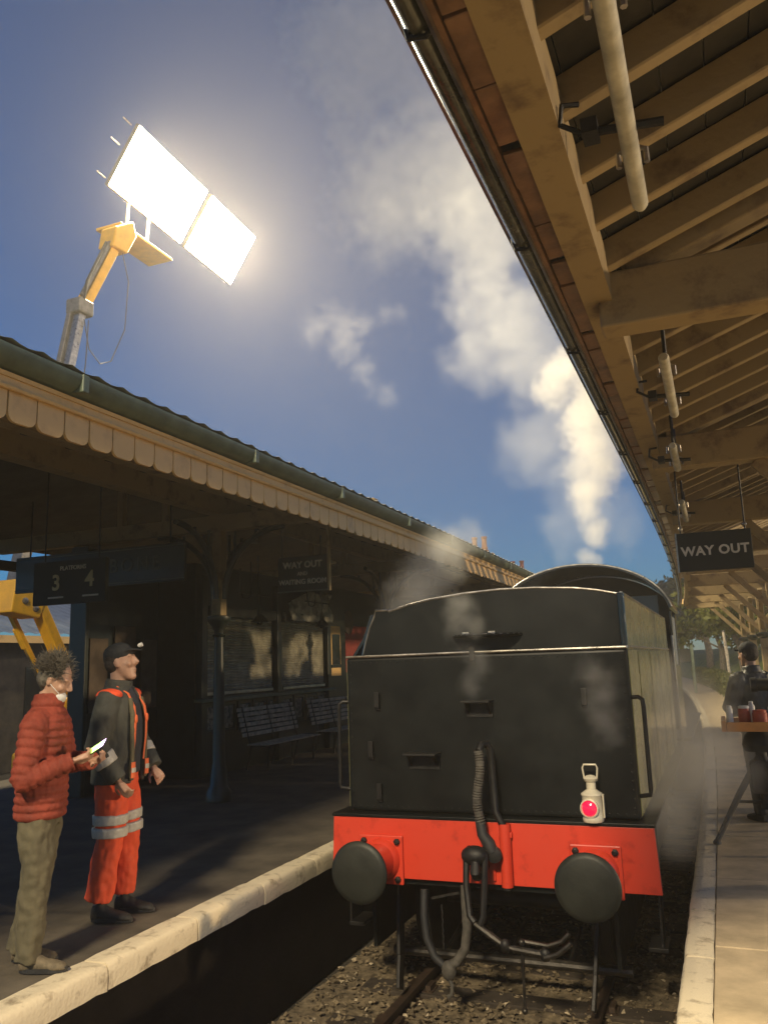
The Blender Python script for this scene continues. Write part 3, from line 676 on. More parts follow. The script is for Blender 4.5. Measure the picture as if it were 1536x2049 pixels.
# buffers
for s in (-1, 1):
    x = s*.865; z = .145
    bf = MB().box(x-.19,x+.19,BY-.03,BY,z-.19,z+.19).build('buffer_base', 'red_paint', td, bevel=.01)
    for dx in (-.145,.145):
        for dz in (-.145,.145): MB().lathe([(.026,0),(.026,.022),(.012,.03)], (x+dx,BY-.03,z+dz), (0,-1,0), 6).build('bolt', 'black_iron', bf)
    MB().lathe([(.165,0),(.16,.03),(.135,.06),(.125,.20),(.135,.21),(.135,.24),(.12,.245)], (x,BY-.03,z), (0,-1,0), 28).build('buffer_housing', 'red_paint', td, smooth=True)
    MB().lathe([(.085,0),(.085,.2)], (x,BY-.26,z), (0,-1,0), 20).build('buffer_shank', 'black_iron', td, smooth=True)
    MB().lathe([(.08,0),(.20,.012),(.228,.02),(.232,.03),(.228,.042),(.19,.054),(.12,.062),(.04,.066),(.002,.067)], (x,BY-.445,z), (0,-1,0), 44).build('buffer_head', 'buffer_steel', td, smooth=True, angle=60)
# draw hook, screw coupling
MB().box(-.09,.09,BY-.02,BY,.03,.25).build('hook_plate', 'red_paint', td, bevel=.006)
MB().tube([(0,BY,.14),(0,BY-.16,.14),(0,BY-.23,.12),(0,BY-.27,.15),(0,BY-.26,.21),(0,BY-.2,.235)], [.045,.045,.045,.04,.032,.02], 10).build('draw_hook', 'black_iron', td, smooth=True)
def arc(p, q, sag, n=9):
    p = Vector(p); q = Vector(q); return [p.lerp(q, i/n) + Vector((0,0,-sag*4*(i/n)*(1-i/n))) for i in range(n+1)]
cpl = MB().tube([(-.075,BY-.13,.29),(-.085,BY-.20,.26),(-.085,BY-.24,.05),(-.06,BY-.27,-.16),(-.02,BY-.28,-.20)], .026, 8)
cpl.tube([(.045,BY-.13,.29),(.065,BY-.20,.26),(.06,BY-.24,.05),(.045,BY-.27,-.16),(.02,BY-.28,-.22)], .026, 8)
cp = cpl.build('coupling_shackle', 'black_iron', td, smooth=True)
MB().ball((-.02,BY-.19,.25), (.11,.075,.075), 14, 9).build('coupling_boss', 'black_iron', cp, smooth=True)
MB().tube([(-.02,BY-.28,-.21),(.10,BY-.30,-.275),(.20,BY-.31,-.33)], [.02,.026,.022], 8).build('coupling_link', 'worn_steel', cp, smooth=True)
MB().ball((.21,BY-.31,-.335), (.04,.035,.05), 10, 7).build('trunnion', 'black_iron', cp, smooth=True); MB().ball((.50,BY-.31,-.37), (.045,.035,.05), 10, 7).build('trunnion', 'black_iron', cp, smooth=True)
MB().tube([(.20,BY-.31,-.335),(.27,BY-.31,-.35),(.27,BY-.31,-.35),(.50,BY-.31,-.37)], [.018,.018,.026,.026], 10).build('coupling_screw', 'worn_steel', cp, smooth=True)
MB().tube([(.50,BY-.33,-.385),(.60,BY-.34,-.35),(.70,BY-.34,-.27)], .019, 8).build('coupling_link', 'worn_steel', cp, smooth=True)
MB().tube([(.34,BY-.29,-.30),(.52,BY-.29,-.315),(.62,BY-.29,-.28),(.68,BY-.29,-.22)], .017, 8).build('coupling_link', 'worn_steel', cp, smooth=True)
MB().tube([(.335,BY-.31,-.35),(.335,BY-.315,-.55),(.332,BY-.32,-.74)], [.016,.011,.011], 8).ball((.332,BY-.32,-.755), .022, 10, 7).ball((.335,BY-.31,-.30), .026, 10, 7).build('coupling_lever', 'worn_steel', cp, smooth=True)
# vacuum standpipe and hose
vp = MB().tube([(.185,BY-.05,-.02),(.185,BY-.05,.44),(.12,BY-.03,.55),(.105,BY-.02,.9),(.10,BY-.025,1.02),(.08,BY-.05,1.07),(.05,BY-.09,1.07),(.035,BY-.12,1.02)], .030, 12).build('vacuum_pipe', 'black_iron', td, smooth=True)
hp = []; n = 60
for i in range(n+1):
    t_ = i/n; z = 1.02-.56*t_; hp.append((.03+.015*math.sin(t_*7)-.015*t_, BY-.12-.02*math.sin(t_*3), z))
MB().tube(hp, [.036+.004*math.sin(i*PI*.9) for i in range(n+1)], 12).build('hose', 'hose', vp, smooth=True)
MB().tube([(.015,BY-.12,.50),(.03,BY-.13,.40),(.08,BY-.13,.33),(.10,BY-.13,.27)], [.04,.042,.05,.05], 12).build('hose_end', 'rubber', vp, smooth=True)
MB().lathe([(.03,-.04),(.055,-.03),(.06,.0),(.055,.03),(.03,.04)], (.115,BY-.12,.25), (.3,-1,-.2), 16).build('coupling_head', 'rubber', vp, smooth=True)
MB().tube([(.05,BY-.14,.31),(.14,BY-.13,.30)], .009, 6).tube([(.08,BY-.16,.36),(.10,BY-.16,.30)], .014, 8).build('retaining_pin', 'worn_steel', vp, smooth=True)
MB().tube([(.185,BY-.035,0.0),(.185,BY-.035,.463)], .046, 12).build('pipe_cover', 'red_paint', vp, smooth=True)
MB().box(.13,.24,BY-.045,BY-.001,.36,.40).build('pipe_clip', 'red_paint', vp, bevel=.004)
# steam heating hose loop hanging on the left
sh = MB().tube([(-.16,BY-.03,-.01),(-.155,BY-.05,-.12),(-.15,BY-.06,-.32),(-.17,BY-.07,-.46),(-.24,BY-.08,-.56),(-.33,BY-.09,-.60)], .037, 12).build('steam_heat_hose', 'hose', td, smooth=True)
MB().tube([(-.33,BY-.09,-.60),(-.42,BY-.09,-.53),(-.48,BY-.08,-.40),(-.50,BY-.06,-.24),(-.50,BY-.03,-.06)], .03, 12).build('hose_return', 'rubber', sh, smooth=True)
MB().ball((-.30,BY-.10,-.62), (.06,.05,.075), 12, 8).tube([(-.30,BY-.11,-.66),(-.27,BY-.12,-.72),(-.28,BY-.12,-.78),(-.31,BY-.12,-.80)], .016, 6).build('hose_valve', 'hose', sh, smooth=True)
MB().bar((-.43,BY-.06,-.115),(-.20,BY-.06,-.06), .012, .018).build('cock_handle', 'worn_steel', sh)
MB().tube([(-.35,BY-.05,-.16)]+[(-.35+.004*(-1)**i,BY-.05,-.16-.03*i) for i in range(1,12)], .007, 5).build('chain', 'black_iron', sh)
# guard irons, frames, wheels
for s in (-1, 1):
    MB().bar((s*.83,BY+.30,-.02),(s*.78,BY+.12,-.62), .03, .11, (0,1,0)).bar((s*.78,BY+.12,-.62),(s*.76,BY+.02,-.84), .03, .10, (0,1,0)).build('guard_iron', 'black_iron', td, bevel=.006)
    MB().box(s*.97-.015,s*.97+.015,BY+.05,12.4,-.55,.46).build('side_frame', 'black_paint', td)
    MB().box(s*1.22-.05, s*1.22+.09, BY+.20, BY+.50, -.45, -.42).build('footstep', 'black_iron', td, bevel=.004)
    MB().box(s*1.27-.008, s*1.27+.008, BY+.24, BY+.46, -.45, .46).build('step_hanger', 'black_iron', td)
MB().box(-.9,.9,BY+.05,12.3,-.05,.46).build('under_frame', 'black_paint', td)
def wheelset(par, y, r, x=0):
    w_ = MB()
    for s in (-1, 1): w_.lathe([(r+.03,-.0),(r+.03,.03),(r,.035),(r-.01,.14),(r-.07,.14),(r-.07,.05),(.12,.06),(.12,.14),(.02,.14)], (s*.69+x,y,-.915+r), (s,0,0), 32)
    w_.tube([(-.7+x,y,-.915+r),(.7+x,y,-.915+r)], .075, 12)
    return w_.build('wheelset', 'black_iron', par, smooth=True)
for y in (BY+1.15, BY+3.0, BY+4.85): wheelset(td, y, .52)
MB().tube([(-1.0,BY+.55,-.72),(1.0,BY+.55,-.72)], .04, 10).build('brake_beam', 'worn_steel', td, smooth=True)
for x in (-.55, 0, .5): MB().tube([(x,BY+.55,-.72),(x,BY+1.2,-.62)], .02, 8).build('brake_rod', 'black_iron', td)
# tail lamp standing on the lamp iron
tl = thing('tail_lamp', (.865, 6.66, .495), 'white oil tail lamp with glowing red lens standing above the red beam', 'lamp')
lx, ly, lz = .865, 6.655, .495
MB().lathe([(.075,0),(.08,.012),(.08,.03),(.076,.04),(.076,.185),(.082,.195),(.080,.205),(.05,.225),(.036,.235),(.036,.285),(.05,.30),(.055,.315),(.03,.335),(.005,.34)], (lx,ly,lz), n=24).build('case', 'lamp_white', tl, smooth=True, angle=40)
MB().lathe([(.070,0),(.070,.022),(.060,.026),(.058,.012)], (lx-.012,ly-.058,lz+.105), (-.12,-1,0), 28).build('bezel', 'lamp_white', tl, smooth=True)
MB().lathe([(.058,.008),(.05,.028),(.03,.040),(.002,.045)], (lx-.012,ly-.060,lz+.105), (-.12,-1,0), 28).build('lens', 'red_lens', tl, smooth=True)
MB().tube([(lx-.045,ly,lz+.30),(lx-.056,ly,lz+.39),(lx-.045,ly,lz+.415),(lx+.045,ly,lz+.415),(lx+.056,ly,lz+.39),(lx+.045,ly,lz+.30)], .007, 8).build('handle', 'lamp_white', tl, smooth=True)
MB().box(lx+.078,lx+.09,ly-.02,ly+.02,lz+.03,lz+.20).build('side_bracket', 'lamp_white', tl, bevel=.003)

# ---------------------------------------------------------------- locomotive ahead of the tender
lo = thing('steam_locomotive', (-.05, 16.5, -.915), 'black steam locomotive with an arched cab roof coupled beyond its tender', 'locomotive')
def arch(hw, z0, rise, n=18):
    return [(hw*math.sin(-PI/2+PI*i/n), z0+rise*math.cos(-PI/2+PI*i/n)) for i in range(n+1)]
cx_ = -.04
ra = [(cx_+1.33*math.sin(a), 2.30+.83*math.cos(a)) for a in [R(-82)+R(164)*i/24 for i in range(25)]]
rb = [(p[0]*.975+cx_*.02, p[1]-.03) for p in ra]
MB().prism(ra+rb[::-1], 'y', 12.85, 15.0).build('cab_roof', 'black_gloss', lo, smooth=True)
MB().tube([(p[0],12.85,p[1]) for p in ra], .014, 6).build('roof_beading', 'bright_steel', lo, smooth=True)
MB().prism([(p[0]*.97,p[1]-.04) for p in ra]+[(1.22,.5),(-1.28,.5)], 'y', 14.75, 14.8).build('cab_front', 'black_paint', lo)
for s in (-1, 1):
    x = cx_+s*1.27
    cs = MB().box(x-.012,x+.012,13.2,14.75,.45,1.55).box(x-.012,x+.012,14.35,14.75,1.55,2.36).box(x-.012,x+.012,13.2,13.35,1.55,2.36).build('cab_side', 'black_gloss', lo)
    MB().tube([(x,13.1,.5),(x,13.1,2.0)], .018, 8).build('grab_rail', 'bright_steel', cs, smooth=True)
    MB().box(x-.006,x+.006,13.4,14.3,1.56,2.3).build('cab_window', 'sky_glass', cs)
    MB().box(cx_+s*1.05-.3,cx_+s*1.05+.3,14.75,21.2,.32,.36).build('running_plate', 'black_paint', lo)
MB().lathe([(.80,0),(.80,.03),(.78,3.2),(.72,5.2),(.74,5.25),(.74,6.35),(.68,6.5),(.3,6.56),(.02,6.58)], (cx_-.03,14.8,1.55), (-.02,1,0), 36).build('boiler', 'black_gloss', lo, smooth=True)
MB().lathe([(.26,0),(.20,.1),(.19,.5),(.24,.56),(.24,.62),(.17,.62)], (-.18,20.6,2.22), n=24).build('chimney', 'black_paint', lo, smooth=True)
MB().lathe([(.34,0),(.31,.15),(.25,.32),(.1,.42),(.01,.44)], (-.1,17.4,2.22), n=24).build('steam_dome', 'black_gloss', lo, smooth=True)
MB().box(-.55,.5,14.8,21.3,-.4,.3).build('frames', 'black_paint', lo)
for y, r in ((15.6,.8),(17.5,.8),(19.6,.5)): wheelset(lo, y, r, -.1)
for s in (-1, 1): MB().box(cx_+s*.78-.24, cx_+s*.78+.24, 14.735, 14.748, 2.22, 2.72).build('spectacle_window', 'sky_glass', lo, bevel=.004)

# ================================================================ boom lift and floodlights
def flood_panel(par, c, n, u, wd, ht, face):
    c = Vector(c); n = Vector(n).normalized(); u = Vector(u).normalized(); v = n.cross(u)
    def rect(d, a, b): return [c+n*d+u*sx*a/2+v*sy*b/2 for sx, sy in ((-1,-1),(1,-1),(1,1),(-1,1))]
    MB().add(rect(-.14, wd+.06, ht+.06)+rect(-.012, wd+.06, ht+.06), [(3,2,1,0),(4,5,6,7),(0,1,5,4),(1,2,6,5),(2,3,7,6),(3,0,4,7)]).build('lamp_housing', 'grey_steel', par, bevel=.01)
    h = par.children[-1]
    MB().add(rect(.0, wd, ht), [(0,1,2,3)]).build('lamp_panel', face, h)
    return h
bl = thing('boom_lift', (-12, 15.5, -1.1), 'yellow articulated boom lift raising a pair of glaring floodlight panels', 'boom lift')
X = -12.0
MB().box(X-1.1,X+1.1,14.6,17.4,-.75,.05).build('chassis', 'yellow_paint', bl, bevel=.08)
for y in (15.1, 16.9):
    for s in (-1, 1): MB().lathe([(.2,-.15),(.42,-.15),(.45,-.08),(.45,.08),(.42,.15),(.2,.15)], (X+s*1.05,y,-.66), (1,0,0), 24).build('wheel', 'rubber', bl, smooth=True)
MB().box(X-.8,X+.8,15.2,17.3,.05,1.2).build('turret', 'yellow_paint', bl, bevel=.06)
kn = Vector((X,13.45,3.45))
MB().bar((X+.1,15.55,.85), (X+.1,13.86,3.45), .24, .30, (1,0,0)).build('lower_arm', 'yellow_paint', bl, bevel=.02)
MB().bar((X-.3,15.2,.8), (X-.3,13.55,3.2), .10, .12, (1,0,0)).build('parallel_link', 'yellow_paint', bl, bevel=.01)
MB().tube([(X-.32,14.75,1.3),(X-.32,14.1,2.4)], .045, 10).build('hydraulic_ram', 'bright_steel', bl, smooth=True)
MB().tube([(X-.34,14.12,2.35),(X-.34,13.85,2.75)], .08, 10).build('ram_collar', 'yellow_paint', bl, smooth=True)
MB().prism([(13.1,3.05),(13.9,2.95),(14.05,3.3),(13.7,3.75),(13.2,3.75)], 'x', X-.28, X+.28).build('knuckle', 'yellow_paint', bl, bevel=.03)
for q in ((13.45,3.3),(13.75,3.15)): MB().lathe([(.07,0),(.07,.04),(.03,.06)], (X+.28,q[0],q[1]), (1,0,0), 12).build('pin', 'grey_steel', bl, smooth=True)
MB().bar((X,13.4,3.5), (X,14.72,9.0), .26, .30, (1,0,0)).build('riser_arm', 'grey_steel', bl, bevel=.02)
MB().bar((X+.05,14.68,8.85), (X+.05,15.05,10.62), .22, .20, (1,0,0)).build('telescope_arm', 'bright_steel', bl, bevel=.02)
MB().bar((X-.14,14.55,8.85), (X-.14,14.92,10.6), .12, .14, (1,0,0)).build('telescope_arm', 'grey_steel', bl, bevel=.02)
MB().box(X-.24,X+.24,14.82,15.3,10.45,10.85).build('elbow_joint', 'grey_steel', bl, bevel=.05)
MB().bar((X,15.12,10.7), (X,16.15,12.75), .26, .30, (1,0,0)).build('jib_arm', 'yellow_paint', bl, bevel=.02)
MB().bar((X+.1,15.0,10.95), (X+.1,15.95,12.85), .09, .10, (1,0,0)).build('jib_ram', 'grey_steel', bl, bevel=.01)
MB().tube([(X+.2,14.95,10.7),(X+.25,15.0,11.3),(X+.22,15.35,12.0),(X+.2,15.7,12.7)], .035, 8).build('hydraulic_hose', 'rubber', bl, smooth=True)
MB().prism([(15.9,12.7),(16.5,12.75),(16.85,13.4),(16.7,13.8),(16.0,13.3)], 'x', X-.25, X+.25).build('jib_head', 'yellow_paint', bl, bevel=.04)
# platform tray and frame under the panels
MB().box(X-.95,X-.1,16.6,18.9,13.75,13.83).build('basket_floor', 'yellow_paint', bl, bevel=.01)
for y in (17.4, 18.3): MB().tube([(X-.6,y,13.8),(X-.5,y,15.4)], .05, 8).build('basket_post', 'grey_steel', bl)
nrm = Vector((.8475, .0296, -.5299)); ud = Vector((-.0356, .9994, -.0010)); vd = nrm.cross(ud)
c1 = Vector((-12.016, 18.215, 15.71))
flood_panel(bl, c1, nrm, ud, 3.44, 1.83, 'lamp_face')
flood_panel(bl, c1+ud*3.40, nrm, ud, 2.78, 1.83, 'lamp_face')
for k, (dy, dz) in enumerate(((-1.9,.5),(-1.95,.1),(-1.85,-.5))):
    MB().bar(c1+ud*dy+vd*dz*1.6-nrm*.1, c1+ud*(dy-.35)+vd*(dz*1.6)-nrm*.1, .03, .03).build('barn_door_stay', 'bright_steel', bl)
MB().tube([(X+.1,16.3,13.2),(X+.2,16.6,12.0),(X+.2,16.5,10.6),(X+.2,16.0,9.55),(X+.2,15.6,9.35),(X+.2,15.2,9.6),(X+.2,15.0,10.3)], .014, 6).build('power_cable', 'rubber', bl, smooth=True)
MB().tube([(X+.25,15.1,10.3),(X+.25,15.05,9.2),(X+.25,14.95,8.3)], .014, 6).build('power_cable', 'rubber', bl, smooth=True)
# the second floodlight stands on the line behind the photographer; its shadows cross both platforms
fb = thing('floodlight_mast', (1.9, -19.5, -1.1), 'tall floodlight mast standing far behind the photographer', 'floodlight')
for dx, dy in ((-1.6,-1),(1.6,-1),(0,1.8)): MB().tube([(1.9+dx,-19.5+dy,-1.1),(1.9,-19.5,2.4)], .05, 8).build('leg', 'grey_steel', fb)
MB().tube([(1.9,-19.5,-.2),(1.9,-19.5,17)], [.10,.06], 10).build('mast', 'grey_steel', fb)
MB().bar((1.9,-19.5,16.9),(1.6,-17.2,17.0), .1, .1).build('cross_arm', 'grey_steel', fb)
emit('key_face', (1.0, 0.83, 0.56), 230.0)
bn = (Vector((-.2, 7.0, 0.3)) - Vector((1.55,-17,17))).normalized()
flood_panel(fb, (1.55,-17,17), bn, (1,0,0), 3.4, 2.4, 'key_face')

# ================================================================ buildings beyond
fb_ = thing('goods_shed', (-19, 24, -1.1), 'low dark shed with a blue-grey corrugated roof beyond the boom lift', 'building')
MB().box(-26,-18.2,12,40,-1.1,2.9).build('wall', 'dark_boards', fb_)
rq = MB(); 
for j in range(0, 240):
    y = 11.4+29.2*j/239; dz = .03 if (j//2) % 2 else 0
    rq.v += [(-17.6,y,3.0+dz),(-22,y,4.6+dz)]
rq.f = [(2*j,2*j+1,2*j+3,2*j+2) for j in range(239)]
mat('shed_roof', (.20,.24,.29), .4, var=.2, scale=3); rq.build('roof', 'shed_roof', fb_)
MB().box(-17.75,-17.6,11.4,40.6,2.72,2.94).build('fascia', 'cream_paint', fb_)
for k in range(4): MB().box(-18.2,-18.15,14+3*k,15.4+3*k,.3,2.0).build('window', 'dark_glass', fb_)
hs = thing('brick_house', (-8.6, 36, 0), 'brick house behind the left canopy with two pots on its stack', 'house')
MB().box(-13,-5.5,33,39,-1.1,4.0).build('wall', 'brick', hs)
MB().prism([(-13.2,3.9),(-5.3,3.9),(-9.2,5.1)], 'y', 32.8, 39.2).build('roof', 'dark_boards', hs)
ck = MB().box(-8.05,-7.0,35.2,35.8,3.5,6.35).build('chimney', 'brick', hs, bevel=.02)
MB().box(-8.0,-7.3,35.15,35.85,6.35,6.6).build('chimney_cap', 'brick', ck, bevel=.02)
for x in (-7.86,-7.42): MB().lathe([(.13,0),(.15,.08),(.12,.14),(.11,.48),(.14,.52),(.13,.58)], (x,35.5,6.6), n=14).build('chimney_pot', 'brick', ck, smooth=True)
hs = thing('red_brick_house', (-9.4, 50, 0), 'red brick house farther along with small red chimney pots', 'house')
MB().box(-13,-6.5,48,54,-1.1,4.5).build('wall', 'brick_red', hs)
MB().prism([(-13.2,4.4),(-6.3,4.4),(-9.6,6.0)], 'y', 47.8, 54.2).build('roof', 'dark_boards', hs)
ck = MB().box(-9.7,-8.7,49.8,50.4,4.5,7.1).build('chimney', 'brick_red', hs, bevel=.02)
for x in (-9.5,-8.95): MB().lathe([(.15,0),(.17,.1),(.13,.16),(.12,.5),(.16,.55),(.15,.62)], (x,50.1,7.1), n=14).build('chimney_pot', 'brick_red', ck, smooth=True)

# ================================================================ trees, hedge and posts on the bank
def tree(name, base, h, spread, nleaf, lm, label, cat='tree', lsize=.16, low=.28, seed=1, group=None, lean=0):
    r2 = random.Random(seed); t = thing(name, base, label, cat, group); b = Vector(base)
    tr = MB(); tp = [b+Vector((lean*(i/6)**1.3+r2.uniform(-.06,.06)*i, r2.uniform(-.06,.06)*i, h*.72*i/6)) for i in range(7)]
    tr.tube(tp, [max(.03, (.17 if h > 5 else .11)*(1-i/7.5))*h/6 for i in range(7)], 9)
    tips = []
    for k in range(16):
        i = r2.randint(2, 6); p = tp[i]; a = r2.uniform(0, 2*PI); L = spread*r2.uniform(.45,.95)*(1-.35*(i-2)/5)
        q = p+Vector((math.cos(a)*L, math.sin(a)*L, r2.uniform(.05,.45)*h*.35)); mid = p.lerp(q,.5)+Vector((0,0,.12*L))
        tr.tube([p,mid,q], [.06*h/7,.04*h/7,.015], 6); tips += [q, mid, p.lerp(q,.8)]
    tr.build('trunk', 'bark', t, smooth=True)
    cr = MB(); clumps = [c+Vector((r2.uniform(-.4,.4),r2.uniform(-.4,.4),r2.uniform(-.2,.5)))*spread*.3 for c in tips] + [tp[6]+Vector((r2.uniform(-1,1),r2.uniform(-1,1),r2.uniform(0,1)))*spread*.4 for _ in range(8)]
    rad = [spread*r2.uniform(.16,.34) for _ in clumps]
    for k in range(nleaf):
        i = r2.randrange(len(clumps)); d = Vector((r2.gauss(0,1),r2.gauss(0,1),r2.gauss(0,.8))); d = d.normalized()*rad[i]*r2.random()**.4
        p = clumps[i]+d
        if p.z < b.z+h*low*.7: continue
        s = lsize*r2.uniform(.6,1.3); a = Vector((r2.gauss(0,1),r2.gauss(0,1),r2.gauss(0,.6))).normalized(); c_ = a.orthogonal().normalized(); c_.rotate(Matrix.Rotation(r2.uniform(0,6.28),3,a)); e = a.cross(c_)
        o_ = len(cr.v); cr.v += [tuple(p-c_*s), tuple(p+e*s*.45), tuple(p+c_*s), tuple(p-e*s*.45)]; cr.f.append((o_,o_+1,o_+2,o_+3))
    me = bpy.data.meshes.new('crown'); me.from_pydata([(v[0]-b.x,v[1]-b.y,v[2]-b.z) for v in cr.v], [], cr.f)
    place('crown', me, lm, b, t)
    return t
tree('bank_tree', (2.75, 39, bank_h(2.75,39)-.1), 5.4, 2.3, 5200, 'leaf_a', 'leafy young tree with a leaning pale trunk on the grass bank', seed=3, lean=-.5, low=.34)
tree('bank_tree', (1.9, 47, bank_h(1.9,47)-.1), 6.5, 2.8, 5200, 'leaf_a', 'round leafy tree behind the leaning trunk, at the hedge end', seed=5, low=.3)
tree('bank_tree', (5.2, 45, bank_h(5.2,45)-.1), 6.5, 3.0, 5200, 'leaf_a', 'broad leafy tree high on the grass bank', seed=9)
tree('conifer_like_tree', (1.2, 57, bank_h(1.2,57)-.1), 8.6, 2.6, 5200, 'leaf_b', 'tall dark tree against the sky beside the gutter end', seed=12, low=.12)
tree('dark_tree', (3.2, 62, bank_h(3.2,62)-.1), 8.0, 4.0, 5200, 'leaf_b', 'dark bushy tree filling the gap behind the bank', seed=15, low=.05, lsize=.22)
tree('dark_tree', (-1.2, 78, bank_h(-1.2,78)-.1), 7.5, 4.2, 5000, 'leaf_b', 'dark tree in the distance at the end of the line', seed=18, low=.05, lsize=.25)
tree('dark_tree', (7.5, 58, bank_h(7.5,58)-.1), 8.0, 4.0, 5000, 'leaf_b', 'dark tree at the top of the grass bank', seed=21, low=.05, lsize=.22)
hd = MB(); r2 = random.Random(4)
hg = thing('hedge', (2.3, 36, 0), 'clipped dark green hedge along the back of the far platform', 'hedge')
hc = MB()
for k in range(20000):
    t_ = r2.random(); y = 27+30*t_; x = 3.05+xc(y)+r2.uniform(-.35,.35); z = .02+r2.random()**.8*(.88-.1*abs(noise.noise(Vector((y,0,0)))))
    s = .07*r2.uniform(.7,1.4); a = Vector((r2.gauss(0,1),r2.gauss(0,1),r2.gauss(0,1))).normalized(); c_ = a.orthogonal().normalized(); e = a.cross(c_); p = Vector((x,y,z))
    o_ = len(hc.v); hc.v += [tuple(p-c_*s), tuple(p+e*s*.5), tuple(p+c_*s), tuple(p-e*s*.5)]; hc.f.append((o_,o_+1,o_+2,o_+3))
me = bpy.data.meshes.new('foliage'); me.from_pydata([(v[0]-2.3,v[1]-36,v[2]) for v in hc.v], [], hc.f); place('foliage', me, 'leaf_a', (2.3,36,0), hg)
MB().ybar([(2.9,0),(3.2,0),(3.2,.7),(2.9,.7)], 27, 57).build('branches', 'bark', hg)
t = thing('wooden_post', (2.1, 38, .0), 'plain pale wooden post beside the leaning tree', 'post')
MB().tube([(2.2,38,-.2),(2.07,38.05,2.6)], [.075,.06], 10).build('shaft', 'wood_slat', t, smooth=True)
MB().lathe([(.075,0),(.06,.05),(.01,.08)], (2.07,38.05,2.59), n=10).build('cap', 'grey_steel', t)
t = thing('platform_sign', (.75, 40, 0), 'small green sign on a green post beyond the hedge', 'sign')
MB().box(-.35,.62,39.97,40.02,1.35,1.95).build('board', 'sign_board', t, bevel=.01)
MB().box(.63,.75,39.95,40.07,0,2.1).build('post', 'green_gutter', t, bevel=.01)
MB().box(-.45,-.36,39.95,40.07,0,2.0).build('post', 'green_gutter', t, bevel=.01)

# ================================================================ people
def xform(mb, M_):
    mb.v = [tuple(M_ @ Vector(v)) for v in mb.v]; return mb
def ell(z, a, b, yo=0, n=20, xo=0): return [(xo+a*math.cos(2*PI*j/n), yo+b*math.sin(2*PI*j/n), z) for j in range(n)]
def hand(mb, wrist, dirv, palm, thumb_side, curl=.5, s=1.0):
    # palm slab, four bent fingers of unequal length, thumb from the palm's side
    w_ = Vector(wrist); d = Vector(dirv).normalized(); p = Vector(palm); p = (p-d*p.dot(d)).normalized(); x = d.cross(p)*thumb_side
    mb.tube([w_-d*.02, w_+d*.02, w_+d*.06, w_+d*.095], [(.024*s,.019*s),(.032*s,.017*s),(.038*s,.016*s),(.034*s,.014*s)], 10)
    for sx in (-1, 1): mb.tube([w_+d*.01, w_+d*.05+x*sx*.018, w_+d*.088+x*sx*.026], [.016*s,.015*s,.013*s], 8)
    for i, (off, ln) in enumerate(((.03,.072),(.010,.08),(-.010,.075),(-.029,.058))):
        a = w_+d*.085+x*off; c = curl*(1+.12*i)
        q1 = a+(d*math.cos(c*.6)+p*math.sin(c*.6))*ln*.45; q2 = q1+(d*math.cos(c*1.4)+p*math.sin(c*1.4))*ln*.32; q3 = q2+(d*math.cos(c*2.1)+p*math.sin(c*2.1))*ln*.25
        mb.tube([a-d*.01,a,q1,q2,q3], [.009*s,.0095*s,.009*s,.0082*s,.0065*s], 8)
    a = w_+d*.025+x*.03; q1 = a+(d*.6+x*.7+p*.25).normalized()*.038; q2 = q1+(d*.85+x*.25+p*.4).normalized()*.03; q3 = q2+(d*.9+p*.4).normalized()*.022
    mb.tube([a-x*.012,a,q1,q2,q3], [.013*s,.0125*s,.011*s,.0095*s,.007*s], 8)
def head_mesh(mb, c, tilt, s=1.0, jaw=1.0):
    # c: centre of the skull; face towards +Y, tilted by tilt (down positive)
    h = MB()
    h.ball((0,-.012,.025), (.076,.096,.098), 18, 12)
    h.loft([ell(z, a, b, yo, 16) for z, a, b, yo in ((-.135,.02,.02,.052),(-.125,.036,.034,.048),(-.10,.052,.05,.034),(-.06,.064,.068,.018),(-.01,.070,.082,.008),(.05,.068,.08,.0))])
    h.tube([(0,.086,.03),(0,.098,.005),(0,.112,-.022),(0,.100,-.034)], [.009,.012,.016,.010], 10)
    h.ball((0,.093,-.030), (.019,.012,.010), 10, 6)
    h.ball((0,.080,-.066), (.026,.016,.008), 10, 6); h.ball((0,.078,-.080), (.023,.015,.008), 10, 6)
    h.ball((0,.068,-.112), (.024,.022,.018), 10, 6)
    for sx in (-1, 1):
        h.ball((sx*.033,.076,.030), (.021,.013,.009), 10, 6)
        h.ball((sx*.040,.066,-.025), (.026,.022,.026), 10, 6)
        h.ball((sx*.076,-.008,-.008), (.010,.018,.032), 10, 7)
        h.ball((sx*.031,.0775,.012), (.013,.009,.007), 8, 6)
    Mh = Matrix.Translation(Vector(c)) @ Matrix.Rotation(-tilt, 4, 'X') @ Matrix.Scale(s, 4)
    xform(h, Mh); mb.add(h.v, h.f); return Mh
def shoe(side, x, y, toe, hi=.11):
    mb = MB(); n = 14; rings = []
    for t_, wd, h, yo in ((0,.028,.07,-.075),(.06,.038,.10,-.07),(.25,.040,hi,-.02),(.40,.041,.10,.02),(.55,.045,.075,.07),(.75,.049,.06,.13),(.9,.042,.05,.17),(1,.02,.03,.195)):
        r_ = []
        for j in range(n):
            a = 2*PI*j/n; cz_ = math.sin(a); r_.append((x+wd*math.cos(a), y+yo+.0*cz_, max(.012, h*.5+h*.5*cz_)))
        rings.append(r_)
    mb.loft(rings); return mb
def sole(x, y):
    mb = MB(); pts = []
    for i in range(20):
        a = 2*PI*i/20; pts.append((x+(.047 if math.sin(a) > 0 else .042)*math.cos(a), y+.06+.142*math.sin(a)))
    return mb.prism(pts, 'z', 0, .026)
